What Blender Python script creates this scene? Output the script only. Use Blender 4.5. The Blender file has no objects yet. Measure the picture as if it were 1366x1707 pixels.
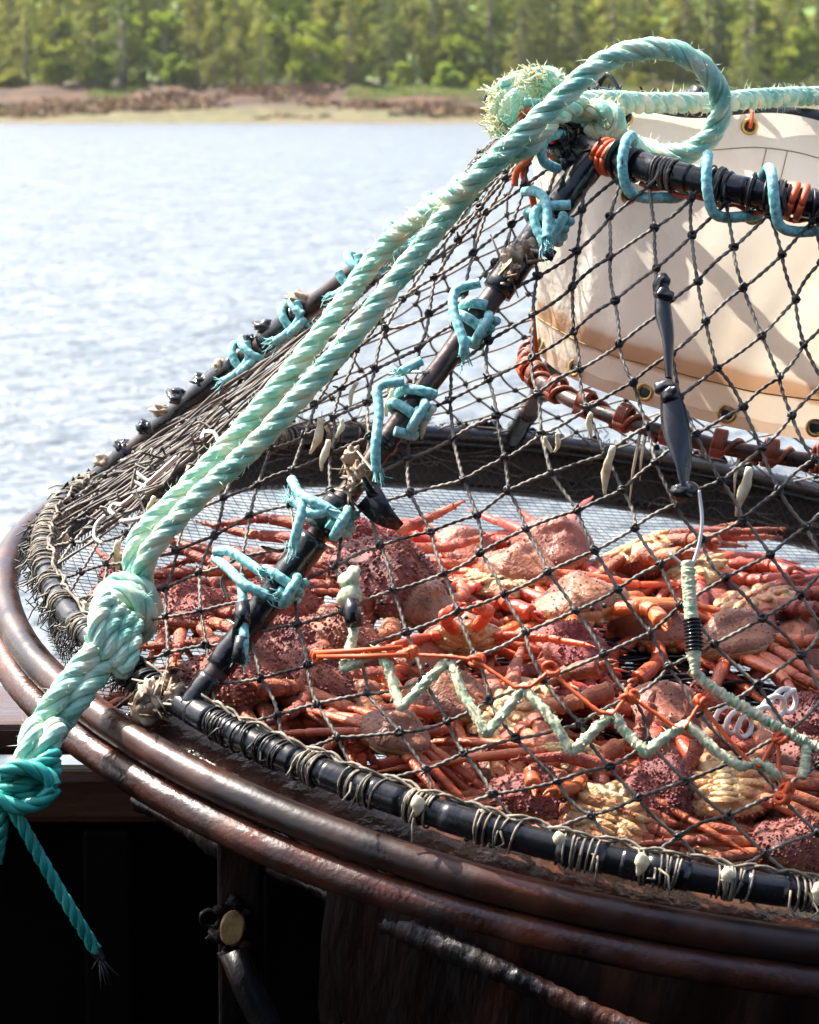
import bpy, math, random
import numpy as np
from mathutils import Matrix, Vector
rad = math.radians
rng = np.random.default_rng(7)
random.seed(7)
scene = bpy.context.scene
COL = scene.collection

# ------------------------------------------------------------------ camera, sky, sun, exposure
W, H, F, HOR = 1366.0, 1707.0, 4692.27, 165.0
PITCH = math.atan((H / 2 - HOR) / F)
cam = bpy.data.cameras.new("camera"); cam_o = bpy.data.objects.new("camera", cam); COL.objects.link(cam_o)
cam_o.location = (0, 0, 0); cam_o.rotation_euler = (math.pi / 2 - PITCH, 0, 0)
cam.sensor_fit = 'VERTICAL'; cam.sensor_height = 24.0; cam.lens = F / H * 24.0
cam.clip_start = 0.05; cam.clip_end = 3000
cam.dof.use_dof = True; cam.dof.focus_distance = 3.55; cam.dof.aperture_fstop = 8.0
scene.camera = cam_o
SUN_DIR = Vector((-0.50, 0.32, 0.80)).normalized()          # towards the sun: behind the pot, from the left
elev = math.asin(SUN_DIR.z); azim = math.atan2(SUN_DIR.x, SUN_DIR.y)
world = bpy.data.worlds.new("World"); scene.world = world; world.use_nodes = True
wn = world.node_tree; bg = wn.nodes['Background']
sky = wn.nodes.new('ShaderNodeTexSky'); sky.sky_type = 'NISHITA'; sky.sun_disc = False
sky.sun_elevation = elev; sky.sun_rotation = azim; sky.air_density = 1.0; sky.dust_density = 4.0; sky.ozone_density = 1.0
wn.links.new(sky.outputs[0], bg.inputs[0]); bg.inputs[1].default_value = 0.15
sl = bpy.data.lights.new("sun", 'SUN'); sl.energy = 5.0; sl.angle = rad(0.5); sl.color = (1.0, 0.95, 0.87)
so = bpy.data.objects.new("sun", sl); COL.objects.link(so)
so.rotation_euler = SUN_DIR.to_track_quat('Z', 'Y').to_euler()
scene.view_settings.view_transform = 'Standard'; scene.view_settings.look = 'None'
scene.view_settings.gamma = 1.0; scene.view_settings.exposure = 1.48
scene.cycles.max_bounces = 8; scene.cycles.use_denoising = True

# ------------------------------------------------------------------ frames
# the pot sits in the rolling rack, so it has a tilted frame: u right, v away, h up its axis
O = np.array([0.38509428, 3.90816605, -0.73442014])
E1 = np.array([0.98710262, 0.0, -0.16008879]); E2 = np.array([0.02236167, 0.99019629, 0.13788137]); N = np.array([0.15851932, -0.13968291, 0.97742535])
ROT = np.stack([E1, E2, N], 1)
HT, RT, CU, CV = 0.685, 0.4186, 0.0405, -0.0207             # top ring: height, radius, centre
RB = 0.90
cp, sp = math.cos(PITCH), math.sin(PITCH)
def ray(x, y):
    a = (x - W / 2) / F; b = -(y - H / 2) / F
    return np.array([a, cp + b * sp, -sp + b * cp])
def at(x, y, D):                                             # world point at forward distance D
    r = ray(x, y); return r * (D / r[1])
def topot(P): return (np.asarray(P) - O) @ ROT
def toworld(P): return np.asarray(P) @ ROT.T + O
def onp(x, y, h):                                            # pot-frame point at height h over the ring plane
    r = ray(x, y); t = (O @ N + h) / (r @ N); return topot(r * t)
def rtop(th):                                                # the top ring is flattened on its left side
    c = np.cos(np.radians(th)); return np.minimum(RT, .362 / np.maximum(-c, .2))
def rsurf(th, t):
    w = (np.asarray(th, float) % 360 - 182) / 24
    return RB + (rtop(th) - RB) * t - .030 * np.exp(-w * w) * np.sin(np.pi * np.clip(t, 0, 1))
def cone(th, t, off=0.0):
    r = rsurf(th, t) + off; th = np.radians(th)
    return np.stack([CU * t + r * np.cos(th), CV * t + r * np.sin(th), HT * t + off * 0.55 + 0 * th], -1)
def onc(x, y, off=0.0):                                      # where the net cone's near side lies there
    r = ray(x, y); ts = np.linspace(2, 6, 8001)
    P = topot(r[None] * ts[:, None]); k = P[:, 2] / HT
    th = np.degrees(np.arctan2(P[:, 1] - CV * k, P[:, 0] - CU * k))
    f = np.hypot(P[:, 0] - CU * k, P[:, 1] - CV * k) - rsurf(th, k)
    z = [i for i in np.where((f[:-1] > 0) != (f[1:] > 0))[0] if -0.1 < k[i] < 1.1]
    i = z[0] if z else int(np.argmin(np.abs(f) + 9 * (np.abs(k - .5) > .6)))
    return cone(th[i], k[i], off)

# ------------------------------------------------------------------ mesh helpers
def nz(p, seed, freq=1.0, n=7):
    g = np.random.default_rng(seed); k = g.normal(size=(n, 3)) * freq; ph = g.random(n) * 6.28
    return np.sin(np.asarray(p) @ k.T + ph).mean(-1) * 1.6
class MB:
    def __init__(s): s.V = []; s.Q = []; s.T = []; s.n = 0
    def add(s, V, Q=None, T=None, m=0):
        V = np.asarray(V, float).reshape(-1, 3)
        if Q is not None and len(Q): s.Q.append((np.asarray(Q, int) + s.n, m))
        if T is not None and len(T): s.T.append((np.asarray(T, int) + s.n, m))
        s.V.append(V); s.n += len(V)
    def build(s, name, mats, parent=None, smooth=True, origin=None, rot=None):
        V = np.concatenate(s.V)
        if origin is not None: V = V - np.asarray(origin)
        me = bpy.data.meshes.new(name)
        me.vertices.add(len(V)); me.vertices.foreach_set('co', V.astype(np.float32).ravel())
        qs = [q for q, m in s.Q]; tsx = [t for t, m in s.T]
        nq = sum(map(len, qs)); nt = sum(map(len, tsx))
        idx = np.concatenate([q.ravel() for q in qs] + [t.ravel() for t in tsx])
        me.loops.add(len(idx)); me.loops.foreach_set('vertex_index', idx.astype(np.int32))
        me.polygons.add(nq + nt)
        st = np.concatenate([np.arange(nq) * 4, nq * 4 + np.arange(nt) * 3])
        me.polygons.foreach_set('loop_start', st.astype(np.int32))
        mi = np.concatenate([np.full(len(q), m) for q, m in s.Q] + [np.full(len(t), m) for t, m in s.T])
        if not isinstance(mats, (list, tuple)): mats = [mats]
        for m in mats: me.materials.append(m)
        me.polygons.foreach_set('material_index', mi.astype(np.int32))
        me.polygons.foreach_set('use_smooth', np.full(nq + nt, smooth))
        me.update(calc_edges=True); me.validate()
        o = bpy.data.objects.new(name, me); COL.objects.link(o)
        if parent is not None: o.parent = parent
        if origin is not None and parent is None: o.location = origin
        return o
def tag(o, label=None, cat=None, group=None, kind=None):
    for k, v in (('label', label), ('category', cat), ('group', group), ('kind', kind)):
        if v: o[k] = v
    return o
def empty(name, loc, label=None, cat=None, group=None, frame=False):
    o = bpy.data.objects.new(name, None); COL.objects.link(o); o.empty_display_size = 0.1
    if frame:
        M = Matrix([list(ROT[i]) + [loc[i]] for i in range(3)] + [[0, 0, 0, 1]]); o.matrix_world = M
    else: o.location = loc
    return tag(o, label, cat, group)
def gridq(a, b, cl):                                          # a rings of b points
    i = np.arange(a - 1)[:, None]; j = np.arange(b if cl else b - 1)[None]
    j2 = (j + 1) % b
    return np.stack([i * b + j, i * b + j2, (i + 1) * b + j2, (i + 1) * b + j], -1).reshape(-1, 4)
def smoothp(P, n=8, closed=False):                            # Catmull-Rom through the points
    P = np.asarray(P, float); m = len(P)
    Q = np.concatenate([[P[-1]], P, P[:2]]) if closed else np.concatenate([[2 * P[0] - P[1]], P, [2 * P[-1] - P[-2]]])
    out = []
    for i in range(m if closed else m - 1):
        a, b, c, d = Q[i:i + 4]; t = np.linspace(0, 1, n, endpoint=False)[:, None]
        out.append(.5 * (2 * b + (c - a) * t + (2 * a - 5 * b + 4 * c - d) * t * t + (3 * b - a - 3 * c + d) * t ** 3))
    if not closed: out.append(P[-1:])
    return np.concatenate(out)
def resample(P, step):
    P = np.asarray(P, float); s = np.concatenate([[0], np.cumsum(np.linalg.norm(np.diff(P, axis=0), axis=1))])
    n = max(3, int(s[-1] / step) + 1); q = np.linspace(0, s[-1], n)
    return np.stack([np.interp(q, s, P[:, i]) for i in range(3)], 1), q
def frames(P, up=None):
    T = np.gradient(P, axis=0); T /= np.linalg.norm(T, axis=1)[:, None] + 1e-12
    A = np.zeros_like(P)
    a = np.array(up if up is not None else ([0, 0, 1.] if abs(T[0][2]) < .9 else [1., 0, 0]))
    for i in range(len(P)):
        if up is not None: a = np.array(up, float)
        a = a - T[i] * (a @ T[i]); a /= np.linalg.norm(a) + 1e-12; A[i] = a
    return T, A, np.cross(T, A)
def tube(mb, P, r, sides=10, m=0, flat=1.0, up=None, caps=True, closed=False, lobes=0, amp=0.0, twist=0.0, jit=0.0, braid=0.0):
    if braid: P, _ = resample(P, .0016)
    P = np.asarray(P, float)
    if closed: P = np.concatenate([P, P[:1]])
    T, A, B = frames(P, up)
    if closed: T[0] = T[-1] = (P[1] - P[-2]) / np.linalg.norm(P[1] - P[-2])
    r = np.broadcast_to(np.asarray(r, float), (len(P),))
    an = np.linspace(0, 2 * np.pi, sides, endpoint=False)[None]
    s = np.concatenate([[0], np.cumsum(np.linalg.norm(np.diff(P, axis=0), axis=1))])[:, None]
    rr = r[:, None] * (1 + amp * np.cos(lobes * (an - twist * s / max(lobes, 1)))) if lobes else r[:, None] * np.ones_like(an)
    if braid: rr = rr * (1 + braid * np.sign(np.cos(4 * an - 300 * s) * np.cos(4 * an + 300 * s)) * np.abs(np.cos(4 * an - 300 * s) * np.cos(4 * an + 300 * s)) ** .5)
    if jit: rr = rr * (1 + jit * rng.normal(size=rr.shape))
    V = P[:, None] + A[:, None] * (rr * np.cos(an))[..., None] * flat + B[:, None] * (rr * np.sin(an))[..., None]
    if closed: V = V[:-1]
    n = len(V); Q = gridq(n, sides, True)
    if closed:
        j = np.arange(sides); j2 = (j + 1) % sides; k = (n - 1) * sides
        Q = np.concatenate([Q, np.stack([k + j, k + j2, j2, j], 1)])
    V = V.reshape(-1, 3); Tt = None
    if caps and not closed:
        c0 = len(V); V = np.concatenate([V, [P[0], P[-1]]]); j = np.arange(sides); j2 = (j + 1) % sides; k = (n - 1) * sides
        Tt = np.concatenate([np.stack([np.full(sides, c0), j2, j], 1), np.stack([np.full(sides, c0 + 1), k + j, k + j2], 1)])
    mb.add(V, Q, Tt, m)
def rope(mb, P, R, pitch=None, step=0.004, m=0, yarns=7, sides=21):   # three laid strands, each with its yarns
    pitch = pitch or R * 7.0
    P, s = resample(P, step); T, A, B = frames(P)
    for k in range(3):
        ph = s * 2 * np.pi / pitch + k * 2 * np.pi / 3
        d = A * np.cos(ph)[:, None] + B * np.sin(ph)[:, None]
        C = P + d * R * 0.52
        Tk, _, _ = frames(C); a = d - Tk * (d * Tk).sum(1)[:, None]; a /= np.linalg.norm(a, axis=1)[:, None]; b = np.cross(Tk, a)
        an = np.linspace(0, 2 * np.pi, sides, endpoint=False)[None]
        rr = R * 0.53 * (1 + 0.085 * np.cos(yarns * an - (s * 2 * np.pi / pitch * 1.0)[:, None])) * (1 + 0.03 * nz(C, 5 + k, 60))[:, None]
        V = C[:, None] + a[:, None] * (rr * np.cos(an))[..., None] * 0.96 + b[:, None] * (rr * np.sin(an))[..., None] * 1.1
        mb.add(V, gridq(len(P), sides, True), None, m)
        for e in (0, -1):
            c = mb.n; ring = V[e]; j = np.arange(sides)
            mb.add(np.concatenate([ring, [C[e]]]), None, np.stack([np.full(sides, sides), j, (j + 1) % sides], 1), m)
def fuzz(mb, P, R, n, ln=0.012, th=0.0005, m=0):              # loose fibres standing off a rope
    P, s = resample(P, 0.004); T, A, B = frames(P)
    i = rng.integers(0, len(P), n); an = rng.random(n) * 6.28
    d = A[i] * np.cos(an)[:, None] + B[i] * np.sin(an)[:, None]
    a = P[i] + d * R * 0.93; l = ln * (0.4 + rng.random(n))[:, None]
    dr = d * 0.7 + T[i] * rng.normal(size=(n, 1)) * 0.9 + rng.normal(size=(n, 3)) * 0.35
    dr /= np.linalg.norm(dr, axis=1)[:, None]
    b = a + dr * l * 0.55; c = b + (dr + rng.normal(size=(n, 3)) * 0.5) * l * 0.45
    sd = np.cross(dr, rng.normal(size=(n, 3))); sd /= np.linalg.norm(sd, axis=1)[:, None]; w = sd * th
    V = np.stack([a - w, a + w, b + w, b - w, c], 1).reshape(-1, 3); k = np.arange(n)[:, None] * 5
    mb.add(V, k + np.array([[0, 1, 2, 3]]), k + np.array([[3, 2, 4]]), m)
def twines(mb, A, B, r, steps, sides=6, twist=620.0, m=0, amp=0.26, sag=0.0):   # many straight two-strand twines at once
    A = np.asarray(A, float); B = np.asarray(B, float); n = len(A)
    T = B - A; L = np.linalg.norm(T, axis=1); T = T / L[:, None]
    up = np.where(np.abs(T[:, 2:3]) < .9, [[0, 0, 1.]], [[1., 0, 0]])
    a = np.cross(T, up); a /= np.linalg.norm(a, axis=1)[:, None]; b = np.cross(T, a)
    t = np.linspace(0, 1, steps)
    bow = (rng.normal(size=(n, 3)) * sag)
    C = A[:, None] + (B - A)[:, None] * t[None, :, None] + bow[:, None] * (4 * t * (1 - t))[None, :, None]
    an = np.linspace(0, 2 * np.pi, sides, endpoint=False)
    ph = (t[None] * L[:, None] * twist)[..., None] if twist else 0
    rr = r * (1 + amp * np.cos(2 * an[None, None] - ph)) if twist else np.full((1, 1, sides), r)
    rr = np.broadcast_to(rr, (n, steps, sides))
    V = C[:, :, None] + a[:, None, None] * (rr * np.cos(an))[..., None] + b[:, None, None] * (rr * np.sin(an))[..., None]
    q = gridq(steps, sides, True)
    Q = (np.arange(n)[:, None, None] * steps * sides + q[None]).reshape(-1, 4)
    mb.add(V.reshape(-1, 3), Q, None, m)
def blob(mb, c, s, seed, m=0, rings=8, seg=10, rough=0.2, freq=3.0, R=None):
    a = np.linspace(0, np.pi, rings)[:, None]; b = np.linspace(0, 2 * np.pi, seg, endpoint=False)[None]
    D = np.stack([np.sin(a) * np.cos(b), np.sin(a) * np.sin(b), np.cos(a) + 0 * b], -1)
    V = D * (1 + rough * nz(D, seed, freq))[..., None] * np.asarray(s)
    if R is not None: V = V @ np.asarray(R).T
    mb.add(V + np.asarray(c), gridq(rings, seg, True), None, m)
def box(mb, lo, hi, m=0, R=None, c=None):
    lo = np.array(lo, float); hi = np.array(hi, float)
    V = np.array([[x, y, z] for z in (lo[2], hi[2]) for y in (lo[1], hi[1]) for x in (lo[0], hi[0])])
    if R is not None: V = V @ np.asarray(R).T
    if c is not None: V = V + np.asarray(c)
    mb.add(V, [[0, 2, 3, 1], [4, 5, 7, 6], [0, 1, 5, 4], [2, 6, 7, 3], [0, 4, 6, 2], [1, 3, 7, 5]], None, m)
def bevel(o, w, seg=2):
    md = o.modifiers.new('bevel', 'BEVEL'); md.width = w; md.segments = seg; md.limit_method = 'ANGLE'; return o
def spikes(mb, P, Nn, ln, w, m=0, sides=5):
    P = np.asarray(P); Nn = np.asarray(Nn); n = len(P)
    up = np.where(np.abs(Nn[:, 2:3]) < .9, [[0, 0, 1.]], [[1., 0, 0]])
    a = np.cross(Nn, up); a /= np.linalg.norm(a, axis=1)[:, None] + 1e-9; b = np.cross(Nn, a)
    ln = np.broadcast_to(ln, (n,))[:, None]; w = np.broadcast_to(w, (n,))[:, None, None]
    an = np.linspace(0, 2 * np.pi, sides, endpoint=False)
    ring = P[:, None] - Nn[:, None] * ln[:, None] * .15 + w * (a[:, None] * np.cos(an)[None, :, None] + b[:, None] * np.sin(an)[None, :, None])
    mid = P[:, None] + Nn[:, None] * ln[:, None] * .6 + .55 * w * (a[:, None] * np.cos(an)[None, :, None] + b[:, None] * np.sin(an)[None, :, None])
    tip = (P + Nn * ln)[:, None]
    V = np.concatenate([ring, mid, tip], 1); k = 2 * sides + 1
    j = np.arange(sides); j2 = (j + 1) % sides
    q = np.stack([j, j2, sides + j2, sides + j], 1); t = np.stack([sides + j, sides + j2, np.full(sides, 2 * sides)], 1)
    o = np.arange(n)[:, None, None] * k
    mb.add(V.reshape(-1, 3), (o + q).reshape(-1, 4), (o + t).reshape(-1, 3), m)

# ------------------------------------------------------------------ materials
def mat(name, cols, rough=0.5, scale=20.0, bump=0.0, bscale=60.0, metal=0.0, coat=0.0, rvar=0.0, spec=0.5, trans=None, detail=6.0, stops=None, objrand=0.0, coord='Object', stretch=None, sss=0.0):
    m = bpy.data.materials.new(name); m.use_nodes = True; nt = m.node_tree; ns = nt.nodes; lk = nt.links
    p = ns['Principled BSDF']; p.inputs['Roughness'].default_value = rough; p.inputs['Metallic'].default_value = metal
    p.inputs['Specular IOR Level'].default_value = spec
    if coat: p.inputs['Coat Weight'].default_value = coat; p.inputs['Coat Roughness'].default_value = 0.08
    tc = ns.new('ShaderNodeTexCoord'); vec = tc.outputs[coord]
    if stretch:
        mp = ns.new('ShaderNodeMapping'); mp.inputs['Scale'].default_value = stretch; lk.new(vec, mp.inputs[0]); vec = mp.outputs[0]
    oi = ns.new('ShaderNodeObjectInfo')
    n1 = ns.new('ShaderNodeTexNoise'); n1.noise_dimensions = '4D'; n1.inputs['Scale'].default_value = scale; n1.inputs['Detail'].default_value = detail
    lk.new(vec, n1.inputs['Vector'])
    mw = ns.new('ShaderNodeMath'); mw.operation = 'MULTIPLY'; mw.inputs[1].default_value = 37.0; lk.new(oi.outputs['Random'], mw.inputs[0]); lk.new(mw.outputs[0], n1.inputs['W'])
    cr = ns.new('ShaderNodeValToRGB'); e = cr.color_ramp.elements
    stops = stops or list(np.linspace(0.3, 0.7, len(cols)))
    while len(e) < len(cols): e.new(0.5)
    for i, c in enumerate(cols): e[i].position = stops[i]; e[i].color = (*c, 1)
    lk.new(n1.outputs['Fac'], cr.inputs[0]); colout = cr.outputs[0]
    if objrand:
        hs = ns.new('ShaderNodeHueSaturation'); mr = ns.new('ShaderNodeMapRange')
        mr.inputs['To Min'].default_value = 1 - objrand; mr.inputs['To Max'].default_value = 1 + objrand
        lk.new(oi.outputs['Random'], mr.inputs['Value']); lk.new(mr.outputs[0], hs.inputs['Value'])
        mr2 = ns.new('ShaderNodeMapRange'); mr2.inputs['To Min'].default_value = .5 - objrand * .06; mr2.inputs['To Max'].default_value = .5 + objrand * .06
        m3 = ns.new('ShaderNodeMath'); m3.operation = 'FRACT'; m4 = ns.new('ShaderNodeMath'); m4.operation = 'MULTIPLY'; m4.inputs[1].default_value = 7.31
        lk.new(oi.outputs['Random'], m4.inputs[0]); lk.new(m4.outputs[0], m3.inputs[0]); lk.new(m3.outputs[0], mr2.inputs['Value']); lk.new(mr2.outputs[0], hs.inputs['Hue'])
        lk.new(colout, hs.inputs['Color']); colout = hs.outputs[0]
    lk.new(colout, p.inputs['Base Color'])
    if rvar:
        n3 = ns.new('ShaderNodeTexNoise'); n3.inputs['Scale'].default_value = scale * 1.7; n3.inputs['Detail'].default_value = 5; lk.new(vec, n3.inputs['Vector'])
        mr = ns.new('ShaderNodeMapRange'); mr.inputs['From Min'].default_value = .35; mr.inputs['From Max'].default_value = .65
        mr.inputs['To Min'].default_value = max(0.04, rough - rvar); mr.inputs['To Max'].default_value = min(1, rough + rvar)
        lk.new(n3.outputs['Fac'], mr.inputs['Value']); lk.new(mr.outputs[0], p.inputs['Roughness'])
    if bump:
        n2 = ns.new('ShaderNodeTexNoise'); n2.inputs['Scale'].default_value = bscale; n2.inputs['Detail'].default_value = 5; lk.new(vec, n2.inputs['Vector'])
        b = ns.new('ShaderNodeBump'); b.inputs['Strength'].default_value = bump; b.inputs['Distance'].default_value = 0.3 / bscale
        lk.new(n2.outputs['Fac'], b.inputs['Height']); lk.new(b.outputs[0], p.inputs['Normal'])
    if sss:
        p.inputs['Subsurface Weight'].default_value = sss; p.inputs['Subsurface Scale'].default_value = 0.01; p.inputs['Subsurface Radius'].default_value = (1, .4, .2)
    if trans:
        tr = ns.new('ShaderNodeBsdfTranslucent'); mx = ns.new('ShaderNodeMixShader'); mx.inputs[0].default_value = trans
        lk.new(colout, tr.inputs[0]); lk.new(p.outputs[0], mx.inputs[1]); lk.new(tr.outputs[0], mx.inputs[2]); lk.new(mx.outputs[0], ns['Material Output'].inputs[0])
    m['p'] = 1
    return m
M = {}
M['rope'] = mat('rope_green', [(.13, .37, .29), (.27, .51, .40), (.43, .60, .46), (.60, .59, .42)], .7, 38, .8, 520, stops=[.33, .46, .55, .66], trans=.05, detail=12)
M['rope_fuzz'] = mat('rope_fibre', [(.45, .72, .58), (.75, .74, .5)], .7, 60, trans=.3)
M['fray'] = mat('frayed_fibre', [(.55, .78, .64), (.8, .76, .52), (.62, .48, .22)], .75, 45, trans=.3)
M['rope_dark'] = mat('rope_teal', [(.005, .16, .13), (.015, .30, .25), (.06, .42, .34)], .45, 30, .2, 400)
M['blue'] = mat('rope_blue', [(.05, .21, .22), (.15, .41, .41), (.27, .54, .52), (.54, .58, .48)], .65, 190, .8, 420, stops=[.3, .45, .6, .74])
M['twine'] = mat('net_twine', [(.022, .019, .016), (.11, .096, .077), (.25, .215, .165)], .6, 16, .5, 500, stops=[.36, .52, .70])
M['twine_tan'] = mat('lashing_twine', [(.03, .027, .022), (.17, .14, .10), (.36, .30, .22)], .7, 60, .3, 900)
M['knot'] = mat('net_knot', [(.006, .006, .006), (.022, .02, .018)], .5, 90, .4, 700)
M['fine'] = mat('fine_twine', [(.012, .012, .012), (.05, .048, .044)], .6, 15)
M['tape'] = mat('black_tape', [(.006, .006, .007), (.018, .018, .02)], .22, 25, .18, 90, rvar=.12)
M['rubber'] = mat('black_rubber', [(.006, .006, .007), (.016, .016, .018)], .3, 18, .12, 60, rvar=.1)
M['rust'] = mat('rusty_steel', [(.018, .009, .007), (.06, .022, .013), (.17, .05, .02)], .36, 22, .35, 120, rvar=.18, stops=[.35, .55, .78])
M['strut'] = mat('brown_steel', [(.025, .014, .011), (.07, .035, .026), (.20, .085, .04)], .36, 18, .25, 150, rvar=.14, stops=[.35, .6, .8])
M['rail'] = mat('worn_rail', [(.014, .007, .005), (.050, .019, .011), (.13, .040, .017)], .36, 11, .22, 130, rvar=.16, stops=[.4, .6, .8])
M['rail_low'] = mat('rusted_rail', [(.016, .006, .004), (.058, .017, .009), (.15, .040, .014)], .36, 14, .5, 150, rvar=.18, stops=[.35, .55, .8])
M['flange'] = mat('wet_rust_plate', [(.012, .008, .006), (.05, .02, .012), (.12, .04, .018)], .2, 12, .7, 35, rvar=.15)
M['hull'] = mat('black_hull', [(.0015, .0015, .0016), (.004, .003, .0027)], .55, 3, .2, 25, rvar=.1, spec=.02)
M['hull_rust'] = mat('dark_rust', [(.002, .0013, .0012), (.014, .005, .003), (.08, .024, .010)], .5, 11, .7, 45, rvar=.15, spec=.2, stops=[.38, .58, .8], stretch=(1, 1, .35))
M['skirt'] = mat('rust_streaked_plate', [(.003, .002, .0018), (.018, .007, .005), (.11, .036, .015)], .45, 8, .7, 40, rvar=.2, spec=.3, stops=[.4, .58, .78], stretch=(1.6, 1.6, .3))
M['timber'] = mat('wet_timber', [(.03, .014, .009), (.09, .035, .018)], .3, 6, .3, 30, rvar=.12, stretch=(.3, 2, 2))
M['brass'] = mat('brass', [(.42, .27, .08), (.55, .38, .14)], .38, 60, metal=.85, rvar=.1)
M['bolt'] = mat('brass_bolt', [(.16, .09, .03), (.38, .24, .09)], .5, 90, .4, 200, metal=.3)
M['orange'] = mat('orange_twine', [(.55, .07, .015), (.78, .13, .03)], .55, 60, .2, 500, trans=.1)
M['rustcord'] = mat('rust_cord', [(.09, .022, .010), (.30, .06, .022)], .45, 40, .5, 250)
M['mint'] = mat('worn_green_twine', [(.06, .32, .18), (.28, .42, .25), (.52, .52, .34), (.62, .52, .36), (.55, .18, .12)], .8, 150, .9, 600, stops=[.3, .38, .5, .64, .74])
M['barn'] = mat('barnacle_shell', [(.36, .24, .11), (.72, .60, .38), (.82, .76, .58)], .45, 70, .2, 200, stops=[.3, .45, .65], trans=.15)
M['skin'] = mat('dried_growth', [(.07, .04, .025), (.30, .20, .12), (.55, .45, .32)], .55, 60, .4, 220)
M['wire'] = mat('hook_wire', [(.42, .38, .33), (.6, .57, .52)], .3, 30, metal=.9)
M['plastic'] = mat('white_plastic', [(.72, .68, .62), (.8, .77, .72)], .35, 20)
M['red'] = mat('red_tape', [(.5, .01, .012), (.62, .02, .02)], .3, 20)
M['t_shell'] = mat('tanner_shell', [(.14, .050, .028), (.27, .105, .062), (.34, .135, .072), (.40, .175, .10)], .40, 3.2, .35, 22, spec=.35, coat=.12, rvar=.12, objrand=.22, stops=[.28, .45, .6, .75])
M['t_leg'] = mat('tanner_leg', [(.30, .050, .016), (.50, .090, .028), (.66, .145, .045), (.60, .25, .12)], .33, 2.2, .3, 30, coat=.12, objrand=.27, stops=[.28, .45, .6, .76], sss=.12)
M['t_under'] = mat('tanner_under', [(.32, .15, .06), (.56, .36, .16), (.66, .50, .30)], .4, 5, .5, 24, coat=.1, objrand=.1)
M['k_shell'] = mat('spiny_shell', [(.07, .014, .012), (.19, .045, .036), (.28, .075, .044), (.38, .15, .08)], .6, 4, .45, 40, objrand=.25, stops=[.28, .45, .62, .78])
M['k_leg'] = mat('spiny_leg', [(.09, .016, .010), (.24, .045, .022), (.40, .105, .042), (.56, .27, .11)], .55, 5, .4, 36, objrand=.18, stops=[.28, .45, .6, .74])
M['k_under'] = mat('spiny_under', [(.20, .055, .025), (.42, .17, .06), (.60, .38, .17), (.70, .56, .36)], .42, 4, .4, 22, coat=.1, objrand=.1, stops=[.28, .42, .58, .74])

# ------------------------------------------------------------------ setting: water, shore, hill
def water_mat():
    m = bpy.data.materials.new('sea_water'); m.use_nodes = True; nt = m.node_tree; ns = nt.nodes; lk = nt.links
    p = ns['Principled BSDF']; p.inputs['Base Color'].default_value = (.125, .145, .16, 1); p.inputs['Roughness'].default_value = .36; p.inputs['IOR'].default_value = 1.33
    tc = ns.new('ShaderNodeTexCoord'); h = None
    for sc, amp, st in ((.22, 1.1, (1, 1.6, 1)), (.8, .62, (1, 1.7, 1)), (2.6, .30, (1, 1.7, 1)), (8.0, .075, (1, 1.4, 1))):
        mp = ns.new('ShaderNodeMapping'); mp.inputs['Scale'].default_value = st; mp.inputs['Rotation'].default_value = (0, 0, rad(12))
        n = ns.new('ShaderNodeTexNoise'); n.inputs['Scale'].default_value = sc; n.inputs['Detail'].default_value = 3; n.inputs['Distortion'].default_value = .4
        lk.new(tc.outputs['Object'], mp.inputs[0]); lk.new(mp.outputs[0], n.inputs['Vector'])
        a = ns.new('ShaderNodeMath'); a.operation = 'MULTIPLY_ADD'; a.inputs[1].default_value = amp
        lk.new(n.outputs['Fac'], a.inputs[0])
        if h is None: a.inputs[2].default_value = 0
        else: lk.new(h, a.inputs[2])
        h = a.outputs[0]
    b = ns.new('ShaderNodeBump'); b.inputs['Strength'].default_value = 1.0; b.inputs['Distance'].default_value = .85
    lk.new(h, b.inputs['Height']); lk.new(b.outputs[0], p.inputs['Normal'])
    return m
ZW = -3.0
mb = MB(); mb.add([[-700, -300, ZW], [700, -300, ZW], [700, 420, ZW], [-700, 420, ZW]], [[0, 1, 2, 3]])
tag(mb.build('water', water_mat()), kind='structure')

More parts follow.
